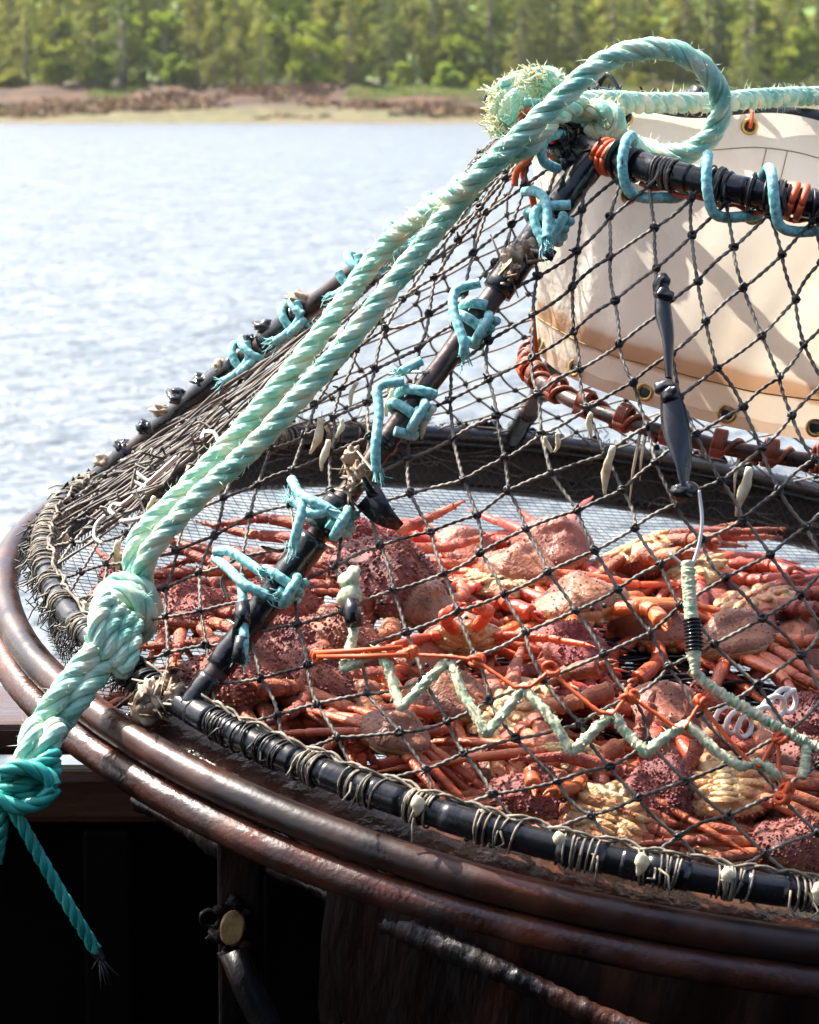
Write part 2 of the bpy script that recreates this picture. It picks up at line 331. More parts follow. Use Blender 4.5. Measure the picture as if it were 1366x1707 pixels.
def shore_z(X, Y):
    d = Y - 352 + 2.2 * nz(np.stack([X, 0 * X, 0 * X], -1), 21, .05) + .8 * nz(np.stack([X, Y, 0 * X], -1), 22, .3)
    z = ZW - .25 + np.interp(d, [-40, 0, 10, 26, 32, 60, 90, 230], [-2.0, .22, 1.0, 2.6, 4.6, 5.4, 6.3, 46])
    return z + .22 * nz(np.stack([X, Y, 0 * X], -1), 23, 1.3) * np.clip(d / 6, 0, 1) + .50 * nz(np.stack([X, Y, 0 * X], -1), 24, .45) * np.clip((d - 8) / 8, 0, 1) * np.clip((46 - d) / 8, 0, 1)
def shore_mat():
    m = bpy.data.materials.new('tidal_shore'); m.use_nodes = True; nt = m.node_tree; ns = nt.nodes; lk = nt.links
    p = ns['Principled BSDF']; p.inputs['Roughness'].default_value = .85
    g = ns.new('ShaderNodeNewGeometry'); sx = ns.new('ShaderNodeSeparateXYZ'); lk.new(g.outputs['Position'], sx.inputs[0])
    n = ns.new('ShaderNodeTexNoise'); n.inputs['Scale'].default_value = .10; n.inputs['Detail'].default_value = 8; lk.new(g.outputs['Position'], n.inputs['Vector'])
    mp = ns.new('ShaderNodeMapping'); mp.inputs['Scale'].default_value = (.35, 1, 1); lk.new(g.outputs['Position'], mp.inputs[0]); lk.new(mp.outputs[0], n.inputs['Vector'])
    a = ns.new('ShaderNodeMath'); a.operation = 'MULTIPLY_ADD'; a.inputs[1].default_value = 3.4; lk.new(n.outputs['Fac'], a.inputs[0]); lk.new(sx.outputs['Z'], a.inputs[2])
    mr = ns.new('ShaderNodeMapRange'); mr.inputs['From Min'].default_value = -1.5; mr.inputs['From Max'].default_value = 8.5; lk.new(a.outputs[0], mr.inputs['Value'])
    cr = ns.new('ShaderNodeValToRGB'); e = cr.color_ramp.elements
    st = [(0.0, (.10, .050, .020)), (.04, (.085, .072, .020)), (.15, (.085, .076, .022)), (.22, (.075, .052, .018)), (.27, (.030, .016, .006)), (.33, (.085, .034, .009)), (.38, (.036, .018, .007)), (.44, (.095, .042, .012)), (.50, (.115, .090, .055)), (.58, (.14, .125, .09)), (.64, (.10, .15, .03)), (1, (.10, .17, .03))]
    while len(e) < len(st): e.new(.5)
    for i, (q, c) in enumerate(st): e[i].position = q; e[i].color = (*c, 1)
    lk.new(mr.outputs[0], cr.inputs[0])
    n2 = ns.new('ShaderNodeTexNoise'); n2.inputs['Scale'].default_value = 1.6; n2.inputs['Detail'].default_value = 6; lk.new(mp.outputs[0], n2.inputs['Vector'])
    hs = ns.new('ShaderNodeHueSaturation'); m2 = ns.new('ShaderNodeMapRange'); m2.inputs['From Min'].default_value = .3; m2.inputs['From Max'].default_value = .7; m2.inputs['To Min'].default_value = .35; m2.inputs['To Max'].default_value = 1.65
    lk.new(n2.outputs['Fac'], m2.inputs['Value']); lk.new(m2.outputs[0], hs.inputs['Value']); lk.new(cr.outputs[0], hs.inputs['Color']); lk.new(hs.outputs[0], p.inputs['Base Color'])
    return m
xs = np.linspace(-260, 260, 300); ys = np.concatenate([np.linspace(310, 348, 6), np.linspace(350, 420, 110), np.linspace(424, 590, 30)])
X, Y = np.meshgrid(xs, ys)
mb = MB(); mb.add(np.stack([X, Y, shore_z(X, Y)], -1), gridq(len(ys), len(xs), False))
tag(mb.build('shore', shore_mat()), kind='structure')

# ------------------------------------------------------------------ forest: trees and shrubs, each a thing
def leaf_mat(name, a, b, c):
    return mat(name, [a, b, c], .6, .9, 0, stops=[.3, .5, .72], trans=.55, objrand=.3, spec=.2, detail=3)
LEAF = [leaf_mat('spruce_foliage', (.13, .165, .028), (.20, .235, .042), (.26, .27, .06)),
        leaf_mat('hemlock_foliage', (.18, .205, .03), (.27, .285, .045), (.33, .32, .07)),
        leaf_mat('alder_foliage', (.19, .25, .025), (.29, .34, .04), (.36, .38, .06))]
M['bark'] = mat('bark', [(.10, .08, .06), (.24, .20, .17), (.34, .30, .26)], .9, 3, .5, 8, stretch=(1, 1, .2), objrand=.3)
def leaves(mb, C, size, m, droop=.3, aspect=.6, out=None):
    n = len(C); d = rng.normal(size=(n, 3))
    if out is not None: d = d * .55 + out
    d[:, 2] -= droop; d /= np.linalg.norm(d, axis=1)[:, None]
    s = np.cross(d, rng.normal(size=(n, 3))); s /= np.linalg.norm(s, axis=1)[:, None]
    l = size * (.6 + .8 * rng.random(n))[:, None]; w = l * aspect * .5
    V = np.stack([C - d * l * .5, C + s * w, C + d * l * .5, C - s * w], 1).reshape(-1, 3)
    k = np.arange(n)[:, None] * 4
    mb.add(V, k + np.array([[0, 1, 2, 3]]), None, m)
def conifer(h, w, seed, lm, base=.06, dens=1.0):
    g = np.random.default_rng(seed); cr = MB(); tr = MB()
    tube(tr, [[0, 0, -1], [.05, 0, h * .3], [0, .1, h * .7], [0, 0, h]], [w * .085, w * .07, w * .035, .03], 8)
    nb = int(85 * dens)
    for i in range(nb):
        t = base + (1 - base) * (i + g.random()) / nb; z = h * t
        L = w * (1 - t) ** .75 * (.55 + .75 * g.random()) + .25; a = g.random() * 6.28
        dirv = np.array([math.cos(a), math.sin(a), 0])
        n = int(34 * L / w + 8)
        s = np.sqrt(g.random(n)); C = dirv[None] * (s * L)[:, None]; C[:, 2] = z + .10 * L - .42 * L * s ** 1.6
        C += g.normal(size=(n, 3)) * np.array([.16, .16, .10]) * L * .8
        leaves(cr, C, .55, 0, .35, .5, np.tile(dirv * .8, (n, 1)))
        tube(tr, [[0, 0, z], list(dirv * L * .5 + [0, 0, z + .02 * L]), list(dirv * L * .9 + [0, 0, z - .25 * L])], [.05, .035, .01], 4, caps=False)
    return cr, tr, lm
def broad(h, w, seed, lm, trunk=.2):
    g = np.random.default_rng(seed); cr = MB(); tr = MB()
    tube(tr, [[0, 0, -1], [.1, 0, h * .3], [-.1, .1, h * .8]], [w * .05, w * .04, .04], 8)
    for i in range(34):
        z = h * (trunk + (1 - trunk) * g.random()); t = (z / h - trunk) / (1 - trunk)
        R = w * (.35 + .65 * math.sin(math.pi * min(.98, .15 + .8 * t))) * (.35 + .65 * g.random()); a = g.random() * 6.28
        c = np.array([math.cos(a) * R, math.sin(a) * R, z]); sz = w * (.22 + .2 * g.random()); n = 95
        D = g.normal(size=(n, 3)); D /= np.linalg.norm(D, axis=1)[:, None]
        C = c + D * (sz * g.random(n)[:, None] ** .4) * np.array([1.1, 1.1, .65])
        leaves(cr, C, .5, 0, .2, .8)
        tube(tr, [[0, 0, z * .7], list(c * [.5, .5, .9]), list(c)], [.07, .05, .02], 4, caps=False)
    return cr, tr, lm
PROTO = {}
def make_tree(key, name, parts, label, cat, group):
    r = empty(name, (0, 0, 0), label, cat, group); cr, tr, lm = parts
    c = cr.build('crown' if cat == 'tree' else 'foliage', LEAF[lm], r, smooth=False); t = tr.build('trunk' if cat == 'tree' else 'stem', M['bark'], r)
    PROTO[key] = [r, (c, t), False]
def place_tree(key, X, Y, rz, sc):
    r, ch, used = PROTO[key]
    if not used: PROTO[key][2] = True
    else:
        r2 = r.copy(); COL.objects.link(r2)
        for c in ch:
            c2 = c.copy(); COL.objects.link(c2); c2.parent = r2
        r = r2
    z = float(shore_z(np.array([X]), np.array([Y]))[0])
    r.location = (X, Y, z - .1); r.rotation_euler = (0, 0, rz); r.scale = (sc, sc, sc)
GC = 'conifers of the far shore forest'; GB = 'broadleaf trees of the far shore forest'; GS = 'shrubs along the forest edge'
make_tree('s0', 'spruce_tree', conifer(22, 3.6, 1, 0), 'dark green spruce with drooping boughs in the forest across the water', 'tree', GC)
make_tree('s1', 'spruce_tree', conifer(26, 3.2, 2, 0, .2), 'dark green spruce with drooping boughs in the forest across the water', 'tree', GC)
make_tree('h0', 'hemlock_tree', conifer(20, 4.0, 3, 1, .03), 'yellow green hemlock with feathery boughs in the forest across the water', 'tree', GC)
make_tree('h1', 'hemlock_tree', conifer(24, 3.0, 4, 1, .12), 'yellow green hemlock with feathery boughs in the forest across the water', 'tree', GC)
make_tree('b0', 'alder_tree', broad(13, 3.2, 5, 2), 'bright green bushy alder tree in the forest across the water', 'tree', GB)
make_tree('b1', 'alder_tree', broad(10, 3.6, 6, 2, .12), 'bright green bushy alder tree in the forest across the water', 'tree', GB)
make_tree('u0', 'shore_shrub', broad(4.2, 2.3, 8, 2, .05), 'low green shrub at the foot of the forest across the water', 'shrub', GS)
make_tree('u1', 'shore_shrub', broad(3.2, 2.6, 9, 1, .05), 'low green shrub at the foot of the forest across the water', 'shrub', GS)
g = np.random.default_rng(44)
for row, (Y0, sp_, keys, s0) in enumerate(((389, 5.5, ('u0', 'u1', 'b1', 'h0', 'u0'), .75), (394, 5.0, ('b1', 'h0', 's0', 'b0', 'h0'), .8), (400, 5.2, ('s0', 'h1', 'b0', 'h0', 's1'), .95), (408, 5.6, ('s1', 'h1', 's0', 'h0', 'b0'), 1.05), (419, 6.0, ('h1', 's1', 'h0', 'b0'), 1.1), (434, 6.5, ('s1', 'h1', 'h0'), 1.15), (452, 7.0, ('s0', 'h1', 'b0'), 1.2))):
    hw = Y0 * 0.1456 + 5
    x = -hw + g.random() * 2
    while x < hw:
        place_tree(keys[g.integers(len(keys))], x, Y0 + g.normal() * 1.5, g.random() * 6.28, s0 * (.8 + .45 * g.random()))
        x += sp_ * (.7 + .6 * g.random())
# bare grey snags
def snag(x, y, D, h, r):
    mbs = MB(); p = at(x, y, D); z = float(shore_z(np.array([p[0]]), np.array([D]))[0])
    b = np.array([p[0], D, z])
    tube(mbs, [b + [0, 0, -.5], b + [.15, 0, h * .5], b + [.05, .1, h]], [r, r * .8, r * .45], 8, jit=.05)
    for k in range(7):
        zz = h * (.3 + .09 * k); a = g.random() * 6.28; tube(mbs, [b + [0, 0, zz], b + [math.cos(a) * .9, math.sin(a) * .9, zz + .3]], [.06, .02], 5)
    return mbs.build('dead_tree', M['bark'], origin=b)
tag(snag(1253, 118, 391, 17, .30), 'tall bare grey dead trunk standing at the right of the forest', 'tree')
tag(snag(1192, 122, 396, 15, .26), 'bare dead trunk left of the tall grey dead trunk', 'tree')
tag(snag(203, 130, 392, 9, .42), 'short pale dead trunk at the left of the forest edge', 'tree')
mb = MB(); p = at(1150, 130, 382); blob(mb, [p[0], 382, float(shore_z(np.array([p[0]]), np.array([382.]))[0]) + .3], (1.6, 1.2, .7), 3, rings=12, seg=18, rough=.3)
tag(mb.build('boulder', mat('grey_rock', [(.10, .10, .10), (.2, .19, .18)], .85, 1.5, .6, 3)), 'grey boulder on the grass in front of the forest', 'boulder')
mb = MB(); n = 26000
gx = rng.uniform(-62, 62, n); gy = 380 + rng.random(n) * 12
keep = (nz(np.stack([gx, gy, 0 * gx], -1), 77, .12) + np.clip(gx / 30, -.35, 1.2)) > .0; gx, gy = gx[keep], gy[keep]
leaves(mb, np.stack([gx, gy, shore_z(gx, gy) + .15], -1), .5, 0, -1.2, .3)
tag(mb.build('grass', mat('shore_grass', [(.10, .17, .03), (.19, .26, .05), (.28, .30, .08)], .8, .5, trans=.3), smooth=False), 'bright green shore grass in front of the forest', 'grass', kind='stuff')

mb = MB(); n = 30000
gx = rng.uniform(-64, 64, n); gy = rng.uniform(360, 386, n); q_ = np.stack([gx * .45, gy, 0 * gx], -1)
keep = nz(q_, 78, .35) + .5 * nz(q_, 79, 1.1) + .25 * np.sin((gy - 366) / 6) > .12; gx, gy = gx[keep], gy[keep]; h_ = np.clip(nz(np.stack([gx, gy, 0 * gx], -1), 80, .8), 0, 1)
leaves(mb, np.stack([gx, gy, shore_z(gx, gy) + .08 + .3 * h_ * rng.random(len(gx))], -1), .55, 0, .2, .7)
tag(mb.build('seaweed', mat('rockweed', [(.05, .030, .010), (.13, .058, .014), (.20, .105, .030), (.16, .13, .035)], .7, .22, stops=[.32, .45, .56, .68]), smooth=False), 'rusty brown seaweed covering the tidal bank across the water', 'seaweed', kind='stuff')

# ------------------------------------------------------------------ the boat: bulwark and deck
mb = MB(); mb.add([[-6, -3, -1.72], [6, -3, -1.72], [6, 3.99, -1.72], [-6, 3.99, -1.72]], [[0, 1, 2, 3]])
tag(mb.build('deck', M['hull']), kind='structure')
bw = empty('boat_bulwark', (0, 4.05, -1.7), 'black steel bulwark of the boat under the round rack, capped with wet brown timber', 'bulwark')
mb = MB(); box(mb, (-6, 4.0, -3.6), (6, 4.12, -.99)); mb.V = [v - np.array([0, 4.05, -1.7]) for v in mb.V]; mb.build('plate', M['hull'], bw, smooth=False)
def bw_box(name, lo, hi, m, bv=.012):
    mb = MB(); box(mb, lo, hi); mb.V = [v - np.array([0, 4.05, -1.7]) for v in mb.V]; return bevel(mb.build(name, M[m], bw, smooth=False), bv)
bw_box('cap_timber', (-6, 3.95, -.935), (6, 4.22, -.885), 'timber')
bw_box('rubbing_timber', (-6, 3.93, -1.03), (6, 3.997, -.955), 'timber')
for xx in (-1.02, -.47, .62, 1.3): bw_box('stanchion', (xx, 3.93, -3.5), (xx + .07, 3.998, -1.04), 'hull', .006)

dh = empty('sky_blocker', (0, -1.2, -1.7), 'unseen dark panels added behind and above the camera to block sky light', 'sky_blocker')  # added out of view to block sky light and darken the near side
mb = MB(); box(mb, (-3.2, -.1, 0), (3.2, 0, 2.9)); mb.build('blocker_back', M['hull'], dh, smooth=False)
mb = MB(); box(mb, (-3.2, .004, 2.75), (3.2, 2.1, 2.88)); mb.build('blocker_top', M['hull'], dh, smooth=False)
# ------------------------------------------------------------------ the round rack
rk = empty('pot_rack', toworld([0, 0, -.06]), 'round rusty steel rack of two stacked rails holding the crab pot at the boat side', 'rack', frame=True)
RKO = np.array([0, 0, -.06])
def ringp(R, h, n=240, a0=0, a1=360, cu=0., cv=0., end=False):
    a = np.radians(np.linspace(a0, a1, n, endpoint=end)); return np.stack([cu + R * np.cos(a), cv + R * np.sin(a), np.full(n, h)], 1)
def part(mb, name, m, parent, off=None, **k):
    if off is not None: mb.V = [v - off for v in mb.V]
    return mb.build(name, m, parent, **k)
RR, RC = .9293, (-.0211, .0134)
mb = MB(); rp = ringp(RR, -.0553, 700, cu=RC[0], cv=RC[1]); rp = rp + .0012 * nz(rp, 81, 9)[:, None]; tube(mb, rp, .0205 * (1 + .010 * nz(np.vstack([rp, rp[:1]]), 82, 16)), 24, closed=True, jit=.004); part(mb, 'upper_rail', M['rail'], rk, RKO)
mb = MB(); rp = ringp(RR + .012, -.0935, 700, cu=RC[0], cv=RC[1]); rp = rp + .0016 * nz(rp, 83, 9)[:, None]; tube(mb, rp, .0205 * (1 + .016 * nz(np.vstack([rp, rp[:1]]), 84, 20)), 24, closed=True, jit=.010); part(mb, 'lower_rail', M['rail_low'], rk, RKO)
mb = MB(); a = np.linspace(-142, -30, 140); P = []
for r_, h_ in ((.866, -.030), (.880, -.024), (.915, -.048)):
    q = ringp(r_, h_, 140, -142, -30, end=True); q[:, 2] += .0025 * nz(q, 12, 25); P.append(q)
mb.add(np.concatenate(P), gridq(3, 140, False)); part(mb, 'flange_plate', M['flange'], rk, RKO)
mb = MB(); P = []                                              # the rack's skirt below the rails
for r_, h_ in ((.955, -.10), (.950, -.17), (.93, -.26), (.90, -.33)): P.append(ringp(r_, h_, 150, -118, -20, end=True))
mb.add(np.concatenate(P), gridq(4, 150, False)); part(mb, 'skirt_plate', M['skirt'], rk, RKO)
mb = MB(); pts = [topot(at(x, y, D)) for x, y, D in ((230, 1335, 3.42), (400, 1418, 3.26), (560, 1494, 3.13), (720, 1566, 3.04), (900, 1648, 2.98), (1120, 1750, 2.93))]
tube(mb, smoothp(pts, 30), .014 + .004 * nz(smoothp(pts, 30), 19, 22), 14, jit=.08); part(mb, 'diagonal_brace', M['skirt'], rk, RKO)
mb = MB(); c = topot(at(403, 1520, 3.22)); box(mb, (-.027, -.02, -.26), (.027, .05, .13), R=ROT.T, c=c); bevel(part(mb, 'post', M['hull_rust'], rk, RKO, smooth=False), .005)
mb = MB(); c = topot(at(412, 1640, 3.11)); tube(mb, [topot(at(390, 1585, 3.18)), topot(at(412, 1640, 3.17)), topot(at(438, 1700, 3.16)), topot(at(455, 1760, 3.16))], .017, 12, jit=.14); part(mb, 'lower_strut', M['hull_rust'], rk, RKO)
mb = MB(); c = topot(at(388, 1545, 3.19)); tube(mb, [c, c + [0, -.008, 0.001], c + [0, -.010, .0015]], [.0145, .0145, .0125], 24, flat=1.45, up=(0, 0, 1), jit=.03); part(mb, 'bolt_end', M['bolt'], rk, RKO, smooth=False)
for k, (dx, dy, q_) in enumerate(((-22, -30, .006), (4, -42, .008), (22, -26, .005), (-26, 12, .009), (20, 30, .006), (-6, 46, .010), (10, 70, .008))):
    mb = MB(); blob(mb, topot(at(388 + dx, 1547 + dy, 3.195)), (q_ * 1.2, q_, q_), 400 + k, rings=10, seg=12, rough=.4, freq=5); part(mb, 'rust_lump', M['hull_rust'], rk, RKO)
mb = MB(); c = topot(at(352, 1532, 3.20)); tube(mb, ringp(.011, 0, 16) @ np.array([[1, 0, 0], [0, 0, 1], [0, 1, 0]]) + c, .0034, 6, closed=True, jit=.15); part(mb, 'shackle', M['hull_rust'], rk, RKO)

# ------------------------------------------------------------------ the crab pot
pot = empty('crab_pot', O, 'cone shaped crab pot of black netting on taped steel rings, full of crabs', 'crab pot', frame=True)
base = MB(); P = ringp(RB, 0, 260); tube(base, P, .0165, 16, closed=True, jit=.003)
base_o = base.build('base_ring', M['rubber'], pot)
for a0 in np.arange(-172, -45, 5.6):                           # tape laps round the base ring
    mb = MB(); a0 += rng.normal() * 1.2; q = ringp(RB, 0, 6, a0, a0 + rng.uniform(1.6, 3.6), end=True); tube(mb, q, .0178, 16); mb.build('tape_wrap', M['tape'], base_o)
top = MB(); tp = cone(np.arange(200) * 1.8, 1.0); tp[:, 2] -= .019 * np.exp(-((np.arange(200) * 1.8 - 112) / 26) ** 2); tube(top, tp, .0165, 16, closed=True, jit=.004)
top_o = top.build('top_ring', M['rubber'], pot)
for a0 in np.arange(-134, -74, 7.2):
    mb = MB(); a0 += rng.normal() * .6; tube(mb, ringp(RT, HT, 6, a0, a0 + rng.uniform(2, 4.4), cu=CU, cv=CV, end=True), .0178, 16); mb.build('tape_wrap', M['tape'], top_o)
def on_strut(th, t):                                         # the left strut leans forward to the near corner of the ring
    if th == -195.0: return cone(np.array(-195.0), 0.0) * (1 - t) + cone(np.array(-157.0), 1.0, -.004) * t + np.array([-.006, 0, .006]) * math.sin(math.pi * t)
    return cone(np.array(float(th)), t)
STR = [-135.5, -195.0, -255.0, -315.0, -15.0, -75.0]
strut_o = []
for i, th in enumerate(STR):
    mb = MB(); P = np.array([on_strut(th, t) for t in np.linspace(0, 1, 60)])
    tube(mb, P + .002 * nz(P, 31 + i, 14)[:, None], .0138 + .0012 * nz(P, 41 + i, 30), 14, jit=.02)
    s = mb.build('strut', M['strut'], pot); strut_o.append(s)
    for (a, b, r) in ([(.0, .055, .0165), (.07, .30, .0185), (.31, .365, .0215), (.46, .475, .0155), (.745, .885, .0205), (.885, 1.0, .0185)] if i == 0 else [(.0, .10, .018), (.16, .36, .0175), (.42, .5, .017)]):
        tm = MB(); n = max(8, int((b - a) * 90)); q = np.array([on_strut(th, t) for t in np.linspace(a, b, n)])
        tube(tm, q, r * (1 + .10 * nz(q, 50 + i, 45)), 14, jit=.035); tm.build('tape_wrap', M['tape'], s)
# frayed tape ends on the struts
mb = MB()
def flap(mb, p, d, ln, w, m=0):
    d = np.array(d, float); d /= np.linalg.norm(d); sd = np.cross(d, rng.normal(size=3)); sd /= np.linalg.norm(sd); n2 = np.cross(d, sd)
    t = np.linspace(0, 1, 6)[:, None]; c = np.asarray(p) + d * ln * t + n2 * ln * .25 * np.sin(t * 3 + rng.random() * 3)
    ww = w * (1 - .7 * t ** 1.5); up_ = c + n2 * .0012
    V = np.concatenate([c - sd * ww, c + sd * ww, up_ - sd * ww, up_ + sd * ww]).reshape(4, 6, 3)
    V = np.stack([V[0], V[1], V[3], V[2]], 1).reshape(-1, 3); mb.add(V, gridq(6, 4, True), None, m)
for (x, y) in ((985, 262), (930, 440), (640, 830), (615, 845), (385, 1005), (300, 1120), (450, 930)):
    mb = MB(); flap(mb, onc(x, y, .012), rng.normal(size=3), .03, .008); mb.build('tape_flap', M['tape'], strut_o[0])
for p_, d_, l_, w_ in ((onc(628, 838, .02), (.9, -.1, -.55), .055, .02), (onc(610, 835, .02), (.9, .1, -.35), .05, .018)):
    mb = MB(); flap(mb, p_, d_, l_, w_); mb.build('tape_flap', M['tape'], strut_o[0])
for i, t in enumerate((.05, .09, .15, .2, .24, .29, .33, .40, .44, .52)):
    mb = MB(); q = on_strut(-195, t) + [-.010, 0, .008]; blob(mb, q, (.017 + .006 * math.sin(i * 5), .012, .010), 300 + i, rings=16, seg=20, rough=.55, freq=5); mb.build('torn_tape', M['tape'] if i % 3 else M['skin'], strut_o[1])
# lumps of dried growth on the near strut
for (x, y, s) in ((862, 445, .016), (858, 462, .012), (890, 420, .011), (597, 770, .013), (606, 800, .014), (262, 1172, .020), (252, 1188, .017), (290, 1145, .012), (303, 1163, .012), (600, 815, .010)):
    mb = MB(); blob(mb, onc(x, y, .010), (s * .9, s * .7, s * 1.1), int(x), rings=18, seg=22, rough=.45, freq=6)
    for k in range(7): c = onc(x + rng.normal() * 9, y + rng.normal() * 9, .012); tube(mb, [c, c + rng.normal(size=3) * .008, c + rng.normal(size=3) * .014 + [0, 0, -.01]], [.004, .003, .001], 6, flat=.5)
    mb.build('dried_growth', M['skin'], strut_o[0])

# --- the net
ROWS = np.array([.0, .05, .088, .128, .174, .224, .278, .327, .374, .42, .467, .515, .566, .619, .673, .73, .789, .849, .912, .975])
NT = 54
def knot_pos(k, j):
    th = -105.6 + ((k % 2) * .5 - .15 * 0 + j) * 360 / NT + (.6 if k < 8 else 0)
    jt = np.sin(k * 12.9 + j * 78.2) * .55; jz = np.sin(k * 39.3 + j * 11.1) * .0035
    return th + jt, ROWS[k] + jz * (k > 0)
net = MB(); kn = MB(); FA, FB, BA, BB = [], [], [], []
def is_front(th): th = (th + 360) % 360; return 150 < th < 310
K = {}
for k in range(len(ROWS)):
    for j in range(NT):
        th, t = knot_pos(k, j); slack = -.010 * math.sin(math.pi * t) * (1 + .5 * math.sin(j * 1.7 + k))
        K[k, j] = (cone(np.array(th), t, slack), th)
for k in range(len(ROWS) - 1):
    for j in range(NT):
        p, th = K[k, j]
        for dj in ((0, -1) if k % 2 == 0 else (0, 1)):
            q, _ = K[k + 1, (j + dj) % NT]
            (FA if is_front(th) else BA).append(p); (FB if is_front(th) else BB).append(q)
for j in range(NT):                                            # last short legs up to the top ring
    p, th = K[len(ROWS) - 1, j]
    for d in (-1.6, 1.6):
        (FA if is_front(th) else BA).append(p); (FB if is_front(th) else BB).append(cone(np.array(th + d), 1.0, .012))
twines(net, FA, FB, .0020, 36, 8, 580, sag=.0018, amp=.30); twines(net, BA, BB, .0019, 6, 5, 0, sag=.002)
net_o = net.build('netting', M['twine'], pot)
for (k, j), (p, th) in K.items():
    if k == 0: continue
    fr = is_front(th); n = np.array([math.cos(math.radians(th)) * .8, math.sin(math.radians(th)) * .8, .6])
    if fr:
        for c_ in range(3):
            R3 = np.linalg.qr(np.random.default_rng(k * 100 + j * 3 + c_).normal(size=(3, 3)))[0]
            kn_r = ringp(.0040, 0, 9) @ R3.T + p + n * .0012 + rng.normal(size=3) * .0006; tube(kn, kn_r, .0021, 5, closed=True)
        if rng.random() < .5: tube(kn, [p, p + n * .006 + rng.normal(size=3) * .004], [.0016, .0012], 5)
    else: blob(kn, p, (.0052, .0052, .0052), k * 60 + j, rings=5, seg=6, rough=.3)
kn.build('net_knots', M['knot'], net_o)

# --- fine bottom mesh, sagging inside the base ring, and the black chafing net round the far side
def floor_h(u, v): return -.082 - .035 * (1 - np.clip((u * u + v * v) / .81, 0, 1))
fl = MB(); g2 = np.arange(-.885, .886, .0145); ca, sa = math.cos(.32), math.sin(.32)
for ax in (0, 1):
    for s in g2:
        L = math.sqrt(max(0, .888 ** 2 - s * s)); n = max(4, int(L * 2 / .02)); q = np.linspace(-L, L, n)
        a, b = (q, s + 0 * q) if ax == 0 else (s + 0 * q, q)
        a = a + .004 * np.sin(b * 21 + a * 9); b = b + .004 * np.sin(a * 18)
        u, v = a * ca - b * sa, a * sa + b * ca
        tube(fl, np.stack([u, v, floor_h(u, v) + .001 * ax], 1), .0006, 4, caps=False)
fl.build('bottom_mesh', M['fine'], pot)
side = MB(); A_, B_ = [], []
for a in np.arange(5, 205, .95):
    for d in (-4, 4):
        A_.append(ringp(.897, .0, 1, a, a + 1)[0]); B_.append(ringp(.886, -.083, 1, a + d, a + d + 1)[0])
twines(side, A_, B_, .0008, 5, 4, 0); side.build('side_mesh', M['fine'], pot)
sk = MB(); aa = np.linspace(8, 172, 330); P = []
edge = .006 + .022 * np.abs(nz(np.stack([aa, 0 * aa, 0 * aa], 1), 61, .9)) + .012 * rng.random(330) ** 2
for r_, f_ in ((.912, 1.0), (.920, .4), (.918, -2.6), (.905, -6.2)):
    th = np.radians(aa); hh = edge * f_ if f_ > 0 else np.full(330, f_ * .0135)
    P.append(np.stack([r_ * np.cos(th), r_ * np.sin(th), hh], 1))
sk.add(np.concatenate(P), gridq(4, 330, False))
for i in range(700):
    a = rng.uniform(8, 150); p = ringp(.913, 0, 1, a, a + 1)[0] + [0, 0, rng.uniform(-.02, .02)]
    tube(sk, [p, p + rng.normal(size=3) * .005 + [0, 0, .006], p + rng.normal(size=3) * .009 + [0, 0, .008]], [.0012, .001, .0006], 4, caps=False)
sk.build('chafing_net', M['knot'], pot)
st_ = MB()
for i in range(110):
    a0 = rng.uniform(10, 160); q = np.linspace(0, 1, 14); aa = np.radians(a0 + q * rng.uniform(4, 16)); hh = rng.uniform(-.08, .012) + rng.normal() * .03 * q + .006 * np.sin(q * 9 + i)
    tube(st_, np.stack([(.899 + .006 * rng.random()) * np.cos(aa), .899 * np.sin(aa), np.clip(hh, -.085, .02)], 1), .0014, 5, caps=False, lobes=2, amp=.2, twist=500)
st_.build('net_strands', M['twine'], pot)
fz = MB()                                                     # torn net ends along the left of the ring
for i in range(330):
    a = rng.uniform(150, 222); p = ringp(.917, -.005, 1, a, a + 1)[0] + rng.normal(size=3) * .005
    tube(fz, [p, p * [1.006, 1.006, 1] + [0, 0, -.008] + rng.normal(size=3) * .004, p * [1.008, 1.008, 1] + [0, 0, -.014] + rng.normal(size=3) * .006], [.0013, .0011, .0007], 4, caps=False)
fz.build('torn_net_ends', M['knot'], pot)
bn = MB()                                                     # loose black net bunched on the floor of the pot
for i in range(150):
    u0, v0 = rng.uniform(-.5, .75), rng.uniform(-.75, -.02)
    if u0 * u0 + v0 * v0 > .66: continue
    x = np.linspace(-.5, .5, 26) * rng.uniform(.25, .6); w = .012 * np.sin(x * rng.uniform(18, 40) + rng.random() * 6)
    dr = rng.normal() * .16 - .1; u = u0 + x * math.cos(dr) - w * math.sin(dr); v = v0 + x * math.sin(dr) + w
    k = u * u + v * v < .75
    if k.sum() > 6: tube(bn, np.stack([u, v, floor_h(u, v) + .006 + .02 * rng.random() + .006 * np.sin(x * 30)], 1)[k], .0022, 5, lobes=2, amp=.25, twist=600)
for (x, y, n_) in ((1015, 1082, 46), (860, 1108, 22), (1180, 1130, 16), (960, 1215, 14)):
    c0 = onp(x, y, -.045)
    for i in range(n_):
        q = np.linspace(-.5, .5, 22) * rng.uniform(.12, .24); dr = .12 + rng.normal() * .12; o_ = rng.normal(size=3) * [.05, .035, .012]
        tube(bn, np.stack([c0[0] + o_[0] + q * math.cos(dr), c0[1] + o_[1] + q * math.sin(dr) + .006 * np.sin(q * 40 + i), c0[2] + o_[2] + .006 * np.sin(q * 28 + i)], 1), .0024, 5, lobes=2, amp=.25, twist=600)
bn.build('loose_netting', M['knot'], pot)

